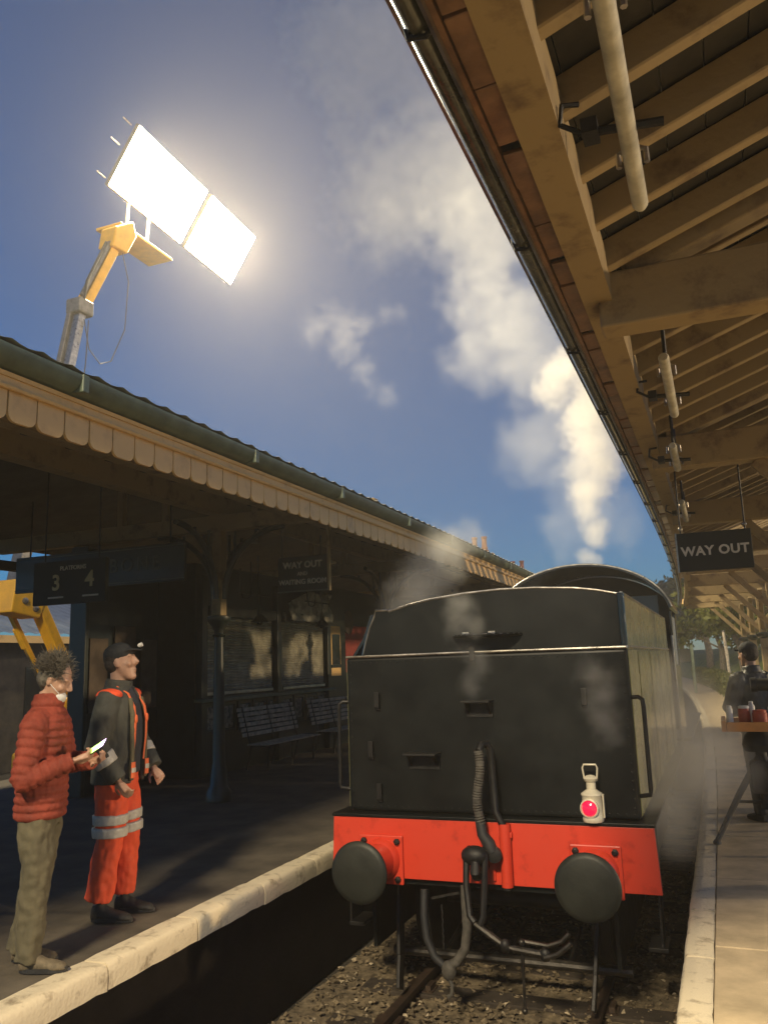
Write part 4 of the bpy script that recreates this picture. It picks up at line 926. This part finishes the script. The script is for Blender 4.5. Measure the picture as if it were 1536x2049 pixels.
def wrinkle(me, amp, sc_, M_inv=None, vert=.5):
    n = len(me.vertices); co = [0.0]*(3*n); no = [0.0]*(3*n)
    me.vertices.foreach_get('co', co); me.vertices.foreach_get('normal', no)
    for i in range(n):
        x, y, z = co[3*i:3*i+3]
        q = amp*(noise.noise(Vector((x*sc_, y*sc_, z*sc_*vert))) + .5*noise.noise(Vector((x*sc_*2.3+7, y*sc_*2.3, z*sc_*3.45*vert))))
        for k in range(3): co[3*i+k] += no[3*i+k]*q
    me.vertices.foreach_set('co', co); me.update()
def person(loc, facing, H, label, pose, group=None):
    """pose: dict with arms [(elbow, wrist, handdir, palm)], head tilt, leg offsets, clothing"""
    s = H/1.78; ang = math.atan2(-facing[0], facing[1])
    M_ = Matrix.Translation(Vector(loc)) @ Matrix.Rotation(ang, 4, 'Z') @ Matrix.Scale(s, 4)
    org = Vector(loc)
    L = pose
    feet = L.get('feet', ((-.10,-.02),(.10,.04))); lean = L.get('lean', 0)
    body = MB()
    torso = [(.84,.12,.085),(.92,.135,.095),(1.0,.13,.09),(1.10,.125,.09),(1.22,.135,.10),(1.33,.15,.10),(1.41,.14,.09),(1.46,.12,.085),(1.49,.065,.062),(1.53,.053,.056),(1.60,.052,.056)]
    body.loft([ell(z, a, b, lean*(z-.9)) for z, a, b in torso])
    hc = Vector((0, .022+lean*.72+.05*math.sin(L.get('tilt', 0)), 1.665))
    Mh = head_mesh(body, hc, L.get('tilt', 0))
    body.tube([(0,lean*.6,1.45),(0,hc.y-.025,1.60)], [.058,.054], 12)
    legs = []
    for sx, (fx, fy) in zip((-1,1), feet):
        hip = Vector((sx*.088,0,.90)); ank = Vector((fx,fy-.035,.085)); kn = hip.lerp(ank,.49)+Vector((0,.03,0)); legs.append((hip,kn,ank))
        body.tube([hip+Vector((0,0,.03)),hip.lerp(kn,.35),kn,kn.lerp(ank,.35)+Vector((0,-.012,0)),ank,ank-Vector((0,0,.04))], [.075,.070,.052,.048,.034,.030], 12)
        body.tube([ank-Vector((0,.03,.02)),Vector((fx,fy+.05,.04)),Vector((fx,fy+.12,.032))], [.026,.024,.014], 10)
    arms = []
    for sx, (el_, wr, hd_, pm, cu) in zip((-1,1), L['arms']):
        sh = Vector((sx*.175,lean*.5,1.415)); el_ = Vector(el_); wr = Vector(wr); arms.append((sh,el_,wr))
        body.tube([sh+Vector((-sx*.04,0,.0)),sh,sh.lerp(el_,.4),el_,el_.lerp(wr,.35),wr], [.035,.040,.040,.036,.034,.025], 12)
        hand(body, wr, hd_, pm, L.get('thumbs',(1,-1))[0 if sx < 0 else 1], cu)
    me = remesh(xform(body, M_), .0075*s, 2)
    for v in me.vertices: v.co -= org
    root = place('person', me, 'skin', org); tag(root, label, 'person', group); me.polygons.foreach_set('use_smooth', [True]*len(me.polygons))
    def cloth(name, mb, m_, vox=.011, wr=.006, ws=16, it=3, parent=root):
        q = remesh(xform(mb, M_), vox*s, it)
        for v in q.vertices: v.co -= org
        if wr: wrinkle(q, wr, ws)
        q.polygons.foreach_set('use_smooth', [True]*len(q.polygons)); return place(name, q, m_, org, parent)
    def solid(name, mb, m_, smooth=True, parent=root):
        return xform(mb, M_).build(name, m_, parent, smooth=smooth)
    return dict(root=root, M=M_, Mh=Mh, legs=legs, arms=arms, cloth=cloth, solid=solid, hc=hc, lean=lean, feet=feet)
def trousers(P_, m_, fat=1.0, hem=.07, wr=.008, flare=1.0):
    t_ = MB(); t_.loft([ell(z, a*fat, b*fat) for z, a, b in ((.80,.15,.11),(.86,.16,.118),(.92,.155,.115),(.97,.14,.10))])
    for hip, kn, ank in P_['legs']:
        e = Vector((ank.x,ank.y,hem)); pts = [hip+Vector((0,0,.02)), hip.lerp(kn,.3), hip.lerp(kn,.65), kn, kn.lerp(e,.3), kn.lerp(e,.65), e]
        t_.tube(pts, [.09*fat,.098*fat,.092*fat,.080*fat,.078*fat,.076*fat*flare,.074*fat*flare], 16)
    return P_['cloth']('trousers', t_, m_, .009, wr*1.35, 12, 1)

# --- person in the quilted red jacket, reading a phone
p1 = person((-2.12, 4.16, .004), (.93, .37), 1.80, 'person in quilted red jacket and olive trousers reading a glowing phone',
    dict(tilt=.42, lean=.03, feet=((-.10,-.10),(.09,.03)), thumbs=(1,-1),
         arms=[((-.24,.06,1.14), (-.10,.27,1.16), (.45,.85,.12), (.5,-.3,.6), .8), ((.25,-.015,1.09), (.135,.235,1.185), (-.28,.93,.20), (-.6,-.1,.75), .95)]))
trousers(p1, 'trousers_olive', 1.03, .06, .013)
jk = MB(); n_ = 110; rings = []
prof_ = [(.845,.178,.138),(.90,.182,.142),(1.0,.178,.14),(1.1,.175,.138),(1.22,.186,.142),(1.33,.20,.142),(1.41,.19,.128),(1.47,.13,.105),(1.50,.088,.088),(1.555,.084,.086)]
def lerpp(pf, z):
    for a, b in zip(pf, pf[1:]):
        if a[0] <= z <= b[0]:
            t_ = (z-a[0])/(b[0]-a[0]); return [a[i]+(b[i]-a[i])*t_ for i in range(3)]
for i in range(n_+1):
    z = .845+(1.555-.845)*i/n_; _, a, b = lerpp(prof_, z); q = .010-.011*abs(math.cos(PI*(z-.845)/.047))**5
    rings.append(ell(z, a+q, b+q, .03*(z-.9), 28))
jk.loft(rings)
for sh, el_, wr_ in p1['arms']:
    pts = [sh+Vector((-.35*sh.x,0,.012))]; rr = [.08]; N = 90
    for i in range(N+1):
        t_ = i/N; p = (sh.lerp(el_, t_/.52) if t_ < .52 else el_.lerp(wr_, (t_-.52)/.48)); base = .085-.026*t_; pts.append(p); rr.append(base-.009*abs(math.cos(PI*t_*12.5))**5)
    jk.tube(pts, rr, 18)
jk.tube([(0,.01,1.47),(0,.02,1.53),(0,.018,1.585)], [.095,.088,.082], 20)
j1 = p1['cloth']('jacket', jk, 'jacket_red', .0065, .006, 20, 1)
for (hip, kn, ank), (fx, fy), sd_ in zip(p1['legs'], p1['feet'], (-1,1)):
    o = p1['cloth']('shoe', shoe(sd_, fx, fy, 0, .12), 'shoe_brown', .007, .002, 30, 2)
    p1['solid']('shoe_sole', sole(fx, fy), 'rubber', False, o)
def hair(P_, m_, spiky, seed, back=True):
    r2 = random.Random(seed); mb = MB(); Mh = P_['Mh']
    mb.ball((0,-.026,.040), (.083,.098,.092), 18, 12)
    mb.ball((0,-.05,.0), (.079,.07,.075), 16, 10)
    xform(mb, Mh); hb = P_['cloth']('hair', mb, m_, .006, .004, 60, 1)
    st_ = MB()
    for k in range(spiky):
        a = r2.uniform(-2.5,2.5)-PI/2; e = r2.uniform(-.1,1.5); d = Vector((math.cos(a)*math.cos(e), math.sin(a)*math.cos(e), math.sin(e)))
        b = Vector((0,-.03,.035))+Vector((d.x*.078,d.y*.092,d.z*.086)); L = r2.uniform(.02,.06); w1 = Vector((r2.gauss(0,.35),r2.gauss(0,.35),r2.gauss(.1,.3)))
        st_.tube([b-d*.02, b+d*L*.5, b+(d+w1*.5)*L*.8, b+(d+w1)*L], [.0026,.0022,.0016,.0008], 4)
    if spiky: xform(st_, Mh); q_ = P_['solid']('hair_tufts', st_, m_, True, hb); q_['kind'] = 'stuff'
    return hb
hair(p1, 'hair_grey', 1500, 5)
mk = MB().ball((0,.054,-.085), (.050,.056,.045), 16, 10); xform(mk, p1['Mh']); p1['cloth']('face_mask', mk, 'mask_white', .007, .002, 40, 2)
for sx in (-1, 1): p1['solid']('mask_loop', xform(MB().tube([(sx*.045,.07,-.06),(sx*.074,.02,-.03),(sx*.08,-.02,-.005)], .0025, 5), p1['Mh']), 'mask_white')
ph = thing('mobile_phone', p1['M'] @ Vector((.085,.355,1.245)), 'mobile phone with a bright green screen in the red-jacketed hand', 'phone')
pM = p1['M'] @ Matrix.Translation((.085,.365,1.252)) @ Matrix.Rotation(R(-22),4,'Z') @ Matrix.Rotation(R(28),4,'X') @ Matrix.Rotation(R(38),4,'Y')
xform(MB().box(-.037,.037,-.074,.074,-.004,.004), pM).build('phone_case', 'rubber', ph, bevel=.002)
xform(MB().box(-.034,.034,-.068,.028,.0042,.005), pM).build('screen', 'phone_screen', ph)
xform(MB().box(-.034,.034,.030,.068,.0042,.005), pM).build('screen_header', 'phone_bar', ph)

# --- person in orange trousers and dark open coat
p2 = person((-2.33, 5.12, .004), (.96, .28), 1.92, 'person in cap, dark open coat and orange high-visibility trousers with bands',
    dict(tilt=-.18, lean=.0, feet=((-.13,.03),(.10,-.03)),
         arms=[((-.27,.03,1.12), (-.22,.17,.93), (.2,.6,-.75), (1,.2,0), .6), ((.275,-.03,1.12), (.225,.10,.90), (-.15,.55,-.82), (-1,.2,0), .6)]))
tr = trousers(p2, 'hivis', 1.12, .13, .010, 1.08)
for hip, kn, ank in p2['legs']:
    for f0 in (.46, .66):
        a = hip.lerp(kn, f0+.12); b = hip.lerp(kn, f0+.28)
        p2['cloth']('reflective_band', MB().tube([a, a.lerp(b,.5), b], [.119,.116,.113], 18), 'reflect_band', .009, .004, 13, 1, tr)
bib = MB(); bib.loft([ell(z, a, b, .012, 24) for z, a, b in ((.92,.17,.132),(1.02,.166,.135),(1.12,.172,.145),(1.25,.18,.145),(1.36,.182,.13),(1.43,.15,.105),(1.48,.085,.08),(1.52,.07,.07))])
bb_ = p2['cloth']('shirt', bib, 'navy', .010, .006, 14, 2)
for sx in (-1, 1):
    p2['solid']('brace', MB().tube([(sx*.10,.145,1.0),(sx*.10,.158,1.15),(sx*.095,.160,1.27),(sx*.09,.148,1.36),(sx*.085,.10,1.45),(sx*.08,.02,1.50)], [(.018,.005)]*6, 8), 'hivis_orange')
    p2['solid']('brace_clip', MB().ball((sx*.095,.165,1.28), (.022,.008,.03), 8, 6), 'hivis_orange')
coat = MB()
for sx in (-1, 1):      # two open fronts and a back, as one shell
    pass
n_ = 34; rings = []
outer, inner = [], []
for i in range(n_+1):
    z = .86+(1.50-.86)*i/n_; _, a, b = lerpp([(.86,.215,.165),(.95,.21,.163),(1.1,.20,.158),(1.22,.20,.155),(1.33,.21,.15),(1.41,.205,.135),(1.47,.135,.105),(1.52,.09,.09)], z)
    ring = []; K = 30; gap = .50 if z < 1.40 else .36
    for j in range(K+1):
        t_ = PI/2+gap+(2*PI-2*gap)*j/K; ring.append((a*math.cos(t_), b*math.sin(t_), z))
    for j in range(K, -1, -1):
        t_ = PI/2+gap+(2*PI-2*gap)*j/K; ring.append(((a-.022)*math.cos(t_), (b-.022)*math.sin(t_), z))
    rings.append(ring)
coat.loft(rings)
for sh, el_, wr_ in p2['arms']:
    pts = [sh+Vector((-.3*sh.x,0,.01)), sh, sh.lerp(el_,.35), sh.lerp(el_,.7), el_, el_.lerp(wr_,.4), el_.lerp(wr_,.8), wr_]
    coat.tube(pts, [.075,.086,.082,.076,.074,.07,.066,.062], 16)
ct = p2['cloth']('coat', coat, 'coat_dark', .010, .008, 13, 2)
p2['cloth']('collar', MB().tube([(0,-.01,1.46),(0,-.005,1.50),(0,.0,1.545)], [.105,.095,.092], 20), 'coat_dark', .009, .004, 20, 2, ct)
for sx in (-1, 1):
    p2['cloth']('shoulder_patch', MB().ball((sx*.165,.0,1.445), (.085,.09,.045), 14, 8), 'hivis', .010, .004, 20, 1, ct)
    p2['cloth']('front_edge', MB().tube([(sx*.115,.148,.88),(sx*.112,.148,1.1),(sx*.11,.146,1.3),(sx*.095,.118,1.42)], [(.020,.016)]*4, 10), 'trousers_olive', .008, .004, 16, 1, ct)
    p2['solid']('hem_flash', MB().tube([(sx*.118,.160,.90),(sx*.118,.160,1.0)], [(.03,.010)]*2, 10), 'hivis_orange', True, ct)
    p2['solid']('hem_band', MB().tube([(sx*.118,.163,.935),(sx*.118,.163,.965)], [(.031,.011)]*2, 10), 'reflect_band', True, ct)
    sh, el_, wr_ = p2['arms'][0 if sx < 0 else 1]
    p2['cloth']('sleeve_band', MB().tube([el_.lerp(wr_,.25), el_.lerp(wr_,.55)], [.078,.075], 16), 'reflect_band', .009, .004, 16, 1, ct)
for (hip, kn, ank), (fx, fy), sd_ in zip(p2['legs'], p2['feet'], (-1,1)):
    o = p2['cloth']('boot', shoe(sd_, fx, fy, 0, .17), 'shoe_dark', .007, .002, 30, 2); p2['solid']('boot_sole', sole(fx, fy), 'rubber', False, o)
hair(p2, 'hair_dark', 0, 8)
def cap(P_, m_):
    mb = MB(); mb.ball((0,-.016,.062), (.089,.106,.078), 20, 10); mb.tube([(0,.05,.065),(0,.10,.066),(0,.150,.054)], [(.07,.012),(.068,.010),(.045,.006)], 14)
    return P_['cloth']('cap', xform(mb, P_['Mh']), m_, .007, .002, 30, 1)
cp2 = cap(p2, 'cap_dark')
p2['solid']('cap_torch', xform(MB().lathe([(.012,0),(.016,.01),(.015,.03)], (0,.135,.085), (0,1,.2), 12), p2['Mh']), 'white_plain', True, cp2)
# --- people and kit on the right-hand platform
p3 = person((2.17, 9.75, .004), (-.62, .78), 1.80, 'person in dark jacket and cap standing behind the orange cart',
    dict(tilt=.05, lean=.02, arms=[((-.29,.04,1.12), (-.10,.20,1.08), (.7,.6,0), (.2,-.2,-1), .6), ((.28,.02,1.12), (.12,.22,1.06), (-.7,.6,0), (-.2,-.2,-1), .6)]))
trousers(p3, 'cap_dark', 1.05)
jb = MB(); jb.loft([ell(z, a, b, .02*(z-.9), 24) for z, a, b in ((.86,.19,.15),(.95,.185,.148),(1.1,.19,.15),(1.25,.205,.155),(1.36,.21,.15),(1.43,.18,.125),(1.48,.11,.098),(1.53,.085,.085))])
for sh, el_, wr_ in p3['arms']: jb.tube([sh+Vector((-.3*sh.x,0,.01)), sh, sh.lerp(el_,.5), el_, el_.lerp(wr_,.5), wr_], [.08,.092,.086,.08,.072,.06], 16)
p3['cloth']('jacket', jb, 'jacket_black', .010, .008, 14, 2)
p3['cloth']('collar', MB().tube([(0,0,1.47),(0,.01,1.55)], [.10,.088], 18), 'jacket_black', .009, .003, 20, 2)
for (hip, kn, ank), (fx, fy), sd_ in zip(p3['legs'], p3['feet'], (-1,1)):
    o = p3['cloth']('shoe', shoe(sd_, fx, fy, 0, .12), 'shoe_dark', .008, 0, 30, 2); p3['solid']('shoe_sole', sole(fx, fy), 'rubber', False, o)
hair(p3, 'hair_dark', 0, 9); cap(p3, 'cap_dark')
p4 = person((2.62, 9.95, .004), (-.9, .2), 1.78, 'person in dark top with a pale cap beside the cart',
    dict(tilt=.1, lean=.03, arms=[((-.27,.05,1.12), (-.12,.24,1.08), (.6,.7,0), (.2,-.2,-1), .6), ((.27,.05,1.12), (.12,.24,1.06), (-.6,.7,0), (-.2,-.2,-1), .6)]))
trousers(p4, 'navy', 1.05)
jb = MB(); jb.loft([ell(z, a, b, .03*(z-.9), 24) for z, a, b in ((.86,.18,.14),(1.1,.18,.142),(1.25,.195,.15),(1.36,.20,.145),(1.43,.17,.12),(1.48,.10,.09))])
for sh, el_, wr_ in p4['arms']: jb.tube([sh+Vector((-.3*sh.x,0,.01)), sh, sh.lerp(el_,.5), el_, el_.lerp(wr_,.5), wr_], [.08,.09,.08,.075,.066,.055], 16)
p4['cloth']('jacket', jb, 'navy', .011, .008, 14, 2)
for (hip, kn, ank), (fx, fy), sd_ in zip(p4['legs'], p4['feet'], (-1,1)):
    o = p4['cloth']('shoe', shoe(sd_, fx, fy, 0, .12), 'shoe_dark', .008, 0, 30, 2); p4['solid']('shoe_sole', sole(fx, fy), 'rubber', False, o)
hair(p4, 'hair_dark', 0, 10); cap(p4, 'white_plain')
# equipment cart on a black tripod
ec = thing('equipment_cart', (2.12, 8.75, 0), 'orange plywood equipment tray on a black tripod stand', 'cart')
MB().box(1.84,2.5,8.45,9.05,1.02,1.045).build('tray_floor', 'rubber', ec, bevel=.004)
MB().box(1.82,1.86,8.43,9.07,1.0,1.10).build('tray_side', 'orange_ply', ec, bevel=.006)
MB().box(1.862,2.5,8.43,8.455,1.0,1.085).build('tray_front', 'orange_ply', ec, bevel=.006)
MB().box(1.862,2.5,9.045,9.07,1.0,1.085).build('tray_back', 'orange_ply', ec, bevel=.006)
MB().lathe([(.14,0),(.16,.06),(.13,.14),(.07,.2)], (2.14,8.75,.80), n=18).build('head', 'rubber', ec, smooth=True)
MB().tube([(2.14,8.75,.28),(2.14,8.75,.82)], .05, 12).build('column', 'rubber', ec, smooth=True)
MB().box(2.02,2.26,8.63,8.87,.42,.72).build('battery_bag', 'rubber', ec, bevel=.05, seg=3)
for fx, fy in ((1.68,8.5),(2.35,8.15),(2.45,9.3)):
    lg = MB().tube([(2.14,8.75,.78),(2.14+(fx-2.14)*.5,8.75+(fy-8.75)*.5,.42),(fx,fy,.02)], [.034,.030,.024], 8).build('leg', 'rubber', ec, smooth=True)
    MB().tube([(2.14,8.75,.34),(2.14+(fx-2.14)*.55,8.75+(fy-8.75)*.55,.36)], .014, 6).build('spreader', 'black_iron', lg)
    MB().lathe([(.035,0),(.035,.02),(.02,.04)], (fx,fy,0), n=12).build('foot', 'rubber', lg)
def item(name, loc, prof_, m_, label, cat, capm=None):
    t = thing(name, loc, label, cat); MB().lathe(prof_, loc, n=16).build('body', m_, t, smooth=True, angle=40)
    h = prof_[-1][1]; MB().lathe([(prof_[-1][0]*1.0,h+.0005),(prof_[-1][0]*1.0,h+.02),(prof_[-1][0]*.7,h+.025)], loc, n=16).build('lid', capm or m_, t, smooth=True, angle=40)
item('white_canister', (1.90,8.55,1.046), [(.028,0),(.03,.01),(.03,.15),(.024,.16)], 'white_plain', 'tall slim white canister at the corner of the orange tray', 'canister')
item('screw_top_jar', (2.03,8.66,1.046), [(.05,0),(.055,.01),(.055,.13),(.05,.15)], 'red_can', 'red jar with a broad white lid on the orange tray', 'jar', 'white_plain')
item('paint_tin', (2.16,8.60,1.046), [(.065,0),(.065,.11),(.06,.115)], 'red_can', 'squat red tin on the orange tray', 'tin')
item('spray_can', (2.10,8.85,1.046), [(.032,0),(.033,.01),(.033,.16),(.02,.18)], 'white_plain', 'white spray can behind the red jar on the tray', 'can')
item('drinks_bottle', (2.28,8.72,1.046), [(.036,0),(.038,.01),(.038,.15),(.015,.20),(.015,.22)], 'white_plain', 'white drinks bottle beside the red tin on the tray', 'bottle')
fm = thing('film_camera', (2.38, 8.95, 1.05), 'black film camera with pale knobs mounted above the orange tray', 'camera')
MB().box(2.28,2.5,8.86,9.14,1.30,1.50).build('camera_body', 'rubber', fm, bevel=.02)
MB().tube([(2.38,9.0,1.045),(2.38,9.0,1.30)], .04, 10).build('camera_mount', 'rubber', fm)
MB().lathe([(.06,0),(.06,.10),(.07,.11),(.07,.16)], (2.28,9.0,1.40), (-1,0,0), 20).build('lens', 'rubber', fm, smooth=True)
for k in range(3): MB().lathe([(.022,0),(.026,.012),(.02,.03)], (2.32+.05*k,8.86,1.36+.03*k), (0,-1,0), 12).build('knob', 'white_plain', fm, smooth=True)
MB().box(2.30,2.40,8.92,9.02,1.50,1.60).build('viewfinder', 'white_plain', fm, bevel=.01)

# ================================================================ steam
def at(px, py, Y):                # a direction in the photograph, taken to the depth where the steam stands
    d = fw + rt*(px-768)/1646.4 - up*(py-1024.5)/1646.4
    return Vector((CX, 0, CZ)) + d*(Y/d.y)
def vol_mat(name, col, dens, aniso=.2):
    m = bpy.data.materials.new(name); m.use_nodes = True; n = m.node_tree.nodes; n.clear()
    o = n.new('ShaderNodeOutputMaterial'); v = n.new('ShaderNodeVolumePrincipled')
    v.inputs['Color'].default_value = (*col, 1); v.inputs['Density'].default_value = dens; v.inputs['Anisotropy'].default_value = aniso
    m.node_tree.links.new(v.outputs[0], o.inputs['Volume']); MATS[name] = m; return m
def steam(name, puffs, dens, label, vox=.10, nscale=1.0, amp=.9, soft=.6, col=(.93,.92,.88), stretch=1.0):
    pts = [Vector(p[:3]) for p in puffs]; me = bpy.data.meshes.new(name); org = pts[0].copy()
    me.from_pydata([tuple(p-org) for p in pts], [], [])
    at_ = me.attributes.new('rad', 'FLOAT', 'POINT'); at_.data.foreach_set('value', [p[3] for p in puffs])
    o = bpy.data.objects.new(name, me); COL.objects.link(o); o.location = org; tag(o, label, 'steam', kind='stuff')
    vm = vol_mat(name+'_volume', col, dens)
    lo_ = Vector([min(p[i]-p[3]*1.35 for p in puffs)-org[i] for i in range(3)]); hi_ = Vector([max(p[i]+p[3]*1.35 for p in puffs)-org[i] for i in range(3)])
    g = bpy.data.node_groups.new(name, 'GeometryNodeTree'); g.interface.new_socket('Geometry', in_out='INPUT', socket_type='NodeSocketGeometry'); g.interface.new_socket('Geometry', in_out='OUTPUT', socket_type='NodeSocketGeometry')
    N = g.nodes.new; Lk = g.links.new
    gi, go = N('NodeGroupInput'), N('NodeGroupOutput'); pos = N('GeometryNodeInputPosition')
    def noisy(sc_, det):
        t = N('ShaderNodeTexNoise'); t.inputs['Scale'].default_value = sc_; t.inputs['Detail'].default_value = det; t.inputs['Roughness'].default_value = .62; return t
    mp = N('ShaderNodeVectorMath'); mp.operation = 'MULTIPLY'; mp.inputs[1].default_value = (1,1,1/stretch); Lk(pos.outputs[0], mp.inputs[0])
    wn = noisy(nscale*.7, 3); Lk(mp.outputs[0], wn.inputs['Vector'])
    ws = N('ShaderNodeVectorMath'); ws.operation = 'SUBTRACT'; ws.inputs[1].default_value = (.5,.5,.5); Lk(wn.outputs['Color'], ws.inputs[0])
    wm = N('ShaderNodeVectorMath'); wm.operation = 'SCALE'; wm.inputs['Scale'].default_value = .9/nscale*amp; Lk(ws.outputs[0], wm.inputs[0])
    wp = N('ShaderNodeVectorMath'); wp.operation = 'ADD'; Lk(pos.outputs[0], wp.inputs[0]); Lk(wm.outputs[0], wp.inputs[1])
    sn = N('GeometryNodeSampleNearest'); sn.domain = 'POINT'; Lk(gi.outputs[0], sn.inputs['Geometry']); Lk(wp.outputs[0], sn.inputs['Sample Position'])
    na = N('GeometryNodeInputNamedAttribute'); na.data_type = 'FLOAT'; na.inputs[0].default_value = 'rad'
    si = N('GeometryNodeSampleIndex'); si.data_type = 'FLOAT'; si.domain = 'POINT'; Lk(gi.outputs[0], si.inputs['Geometry']); Lk(na.outputs[0], si.inputs['Value']); Lk(sn.outputs[0], si.inputs['Index'])
    sp = N('GeometryNodeSampleIndex'); sp.data_type = 'FLOAT_VECTOR'; sp.domain = 'POINT'; p2_ = N('GeometryNodeInputPosition'); Lk(gi.outputs[0], sp.inputs['Geometry']); Lk(p2_.outputs[0], sp.inputs['Value']); Lk(sn.outputs[0], sp.inputs['Index'])
    ds = N('ShaderNodeVectorMath'); ds.operation = 'DISTANCE'; Lk(wp.outputs[0], ds.inputs[0]); Lk(sp.outputs[0], ds.inputs[1])
    dv = N('ShaderNodeMath'); dv.operation = 'DIVIDE'; Lk(ds.outputs['Value'], dv.inputs[0]); Lk(si.outputs[0], dv.inputs[1])
    fn = noisy(nscale*2.2, 5); Lk(mp.outputs[0], fn.inputs['Vector'])
    f2 = N('ShaderNodeMath'); f2.operation = 'MULTIPLY_ADD'; f2.inputs[1].default_value = amp*1.6; f2.inputs[2].default_value = 1-amp*.8; Lk(fn.outputs[0], f2.inputs[0])
    df = N('ShaderNodeMath'); df.operation = 'SUBTRACT'; Lk(f2.outputs[0], df.inputs[0]); Lk(dv.outputs[0], df.inputs[1])
    mr = N('ShaderNodeMapRange'); mr.interpolation_type = 'SMOOTHSTEP'; mr.inputs[1].default_value = 0; mr.inputs[2].default_value = soft; Lk(df.outputs[0], mr.inputs[0])
    vc = N('GeometryNodeVolumeCube'); Lk(mr.outputs[0], vc.inputs['Density']); vc.inputs['Min'].default_value = lo_; vc.inputs['Max'].default_value = hi_
    for k, ax in enumerate(('X','Y','Z')): vc.inputs['Resolution '+ax].default_value = max(8, int((hi_[k]-lo_[k])/vox))
    sm_ = N('GeometryNodeSetMaterial'); sm_.inputs['Material'].default_value = vm; Lk(vc.outputs[0], sm_.inputs[0]); Lk(sm_.outputs[0], go.inputs[0])
    md = o.modifiers.new('steam', 'NODES'); md.node_group = g
    return o
def chain(lst, Y, n=3, jit=.25, seed=1):
    r2 = random.Random(seed); out = []
    for (a, b) in zip(lst, lst[1:]):
        for i in range(n):
            t_ = i/n; px, py, r = [a[k]+(b[k]-a[k])*t_ for k in range(3)]; y_ = (a[3] if len(a) > 3 else Y); p = at(px+r2.uniform(-1,1)*r*jit, py+r2.uniform(-1,1)*r*jit, y_+r2.uniform(-.3,.3)); out.append((p.x,p.y,p.z,r*y_*.66/1000))
    return out
col_ = [(1186,1150,22),(1186,1080,27),(1182,1000,36),(1186,930,52),(1200,870,62),(1195,800,66),(1170,745,58),(1120,760,48),(1095,790,36)]
steam('steam_column', [(-.18,20.6,2.95,.2)]+chain(col_, 20.3, 5, .5), 1.0, 'bright column of steam rising from the locomotive chimney', vox=.05, nscale=3.0, amp=1.05, soft=.85, col=(.97,.95,.91))
cl = [(1140,1020,80),(1105,900,90),(1075,760,95),(1020,640,125),(985,520,90),(900,400,150),(850,300,185),(800,180,165),(780,60,170),(760,-60,170)]
cl = [(*q, Y_) for q, Y_ in zip(cl, (22,23,23,24,25,26,27,28,28,28))]
pf = chain(cl, 22, 2, .45, 5) + chain([(690,190,75),(700,260,60),(720,300,50)], 27, 2, .3, 6) + chain([(1240,1060,60),(1225,980,50)], 23, 2, .3, 7)
steam('steam_cloud', pf, .11, 'pale drifting cloud of old steam above the locomotive', vox=.10, nscale=.7, amp=1.15, soft=.55, col=(.92,.93,.93))
steam('steam_wisp', chain([(640,640,44),(690,670,50),(725,725,40),(765,795,30),(785,800,22)], 19, 3, .4, 8)+chain([(730,650,34),(820,630,26)], 19, 3, .4, 9), .08, 'thin wisp of steam drifting over the left canopy', vox=.06, nscale=1.9, amp=1.45, soft=1.0)
steam('steam_leak', chain([(800,1230,60,9.5),(850,1170,66,9.8),(890,1110,56,10.4),(945,1060,40,11)], 9.5, 4, .4, 11), .75, 'small puff of steam beyond the left tender corner', vox=.04, nscale=2.2, amp=1.2, soft=.8)
steam('tender_wisp', chain([(915,1210,30,6.55),(935,1255,36,6.5),(948,1320,32,6.5),(940,1400,26,6.5)], 6.5, 4, .4, 13)+chain([(1180,1330,34,6.5),(1200,1430,44,6.5),(1220,1500,34,6.5)], 6.5, 4, .4, 14), 1.1, 'faint wisps of steam curling across the back of the tender', vox=.03, nscale=3.5, amp=1.25, soft=.9)
steam('ground_steam', chain([(1350,1600,90,7.6),(1360,1530,105,8.2),(1375,1450,115,9.0),(1375,1400,70,10)], 9, 5, .4, 15), 1.2, 'low cloud of steam drifting along the right side of the tender', vox=.06, nscale=1.3, amp=1.0, soft=1.0)
# the smoky evening air
hz = MB().box(-45, 48, -24, 125, -2.2, 36.0).build('haze', None); tag(hz, 'thin smoky evening haze in the floodlight', 'haze', kind='stuff')
hz.data.materials.append(vol_mat('haze_volume', (.95,.90,.84), .0023, .4))
bpy.data.scenes.remove(TS)
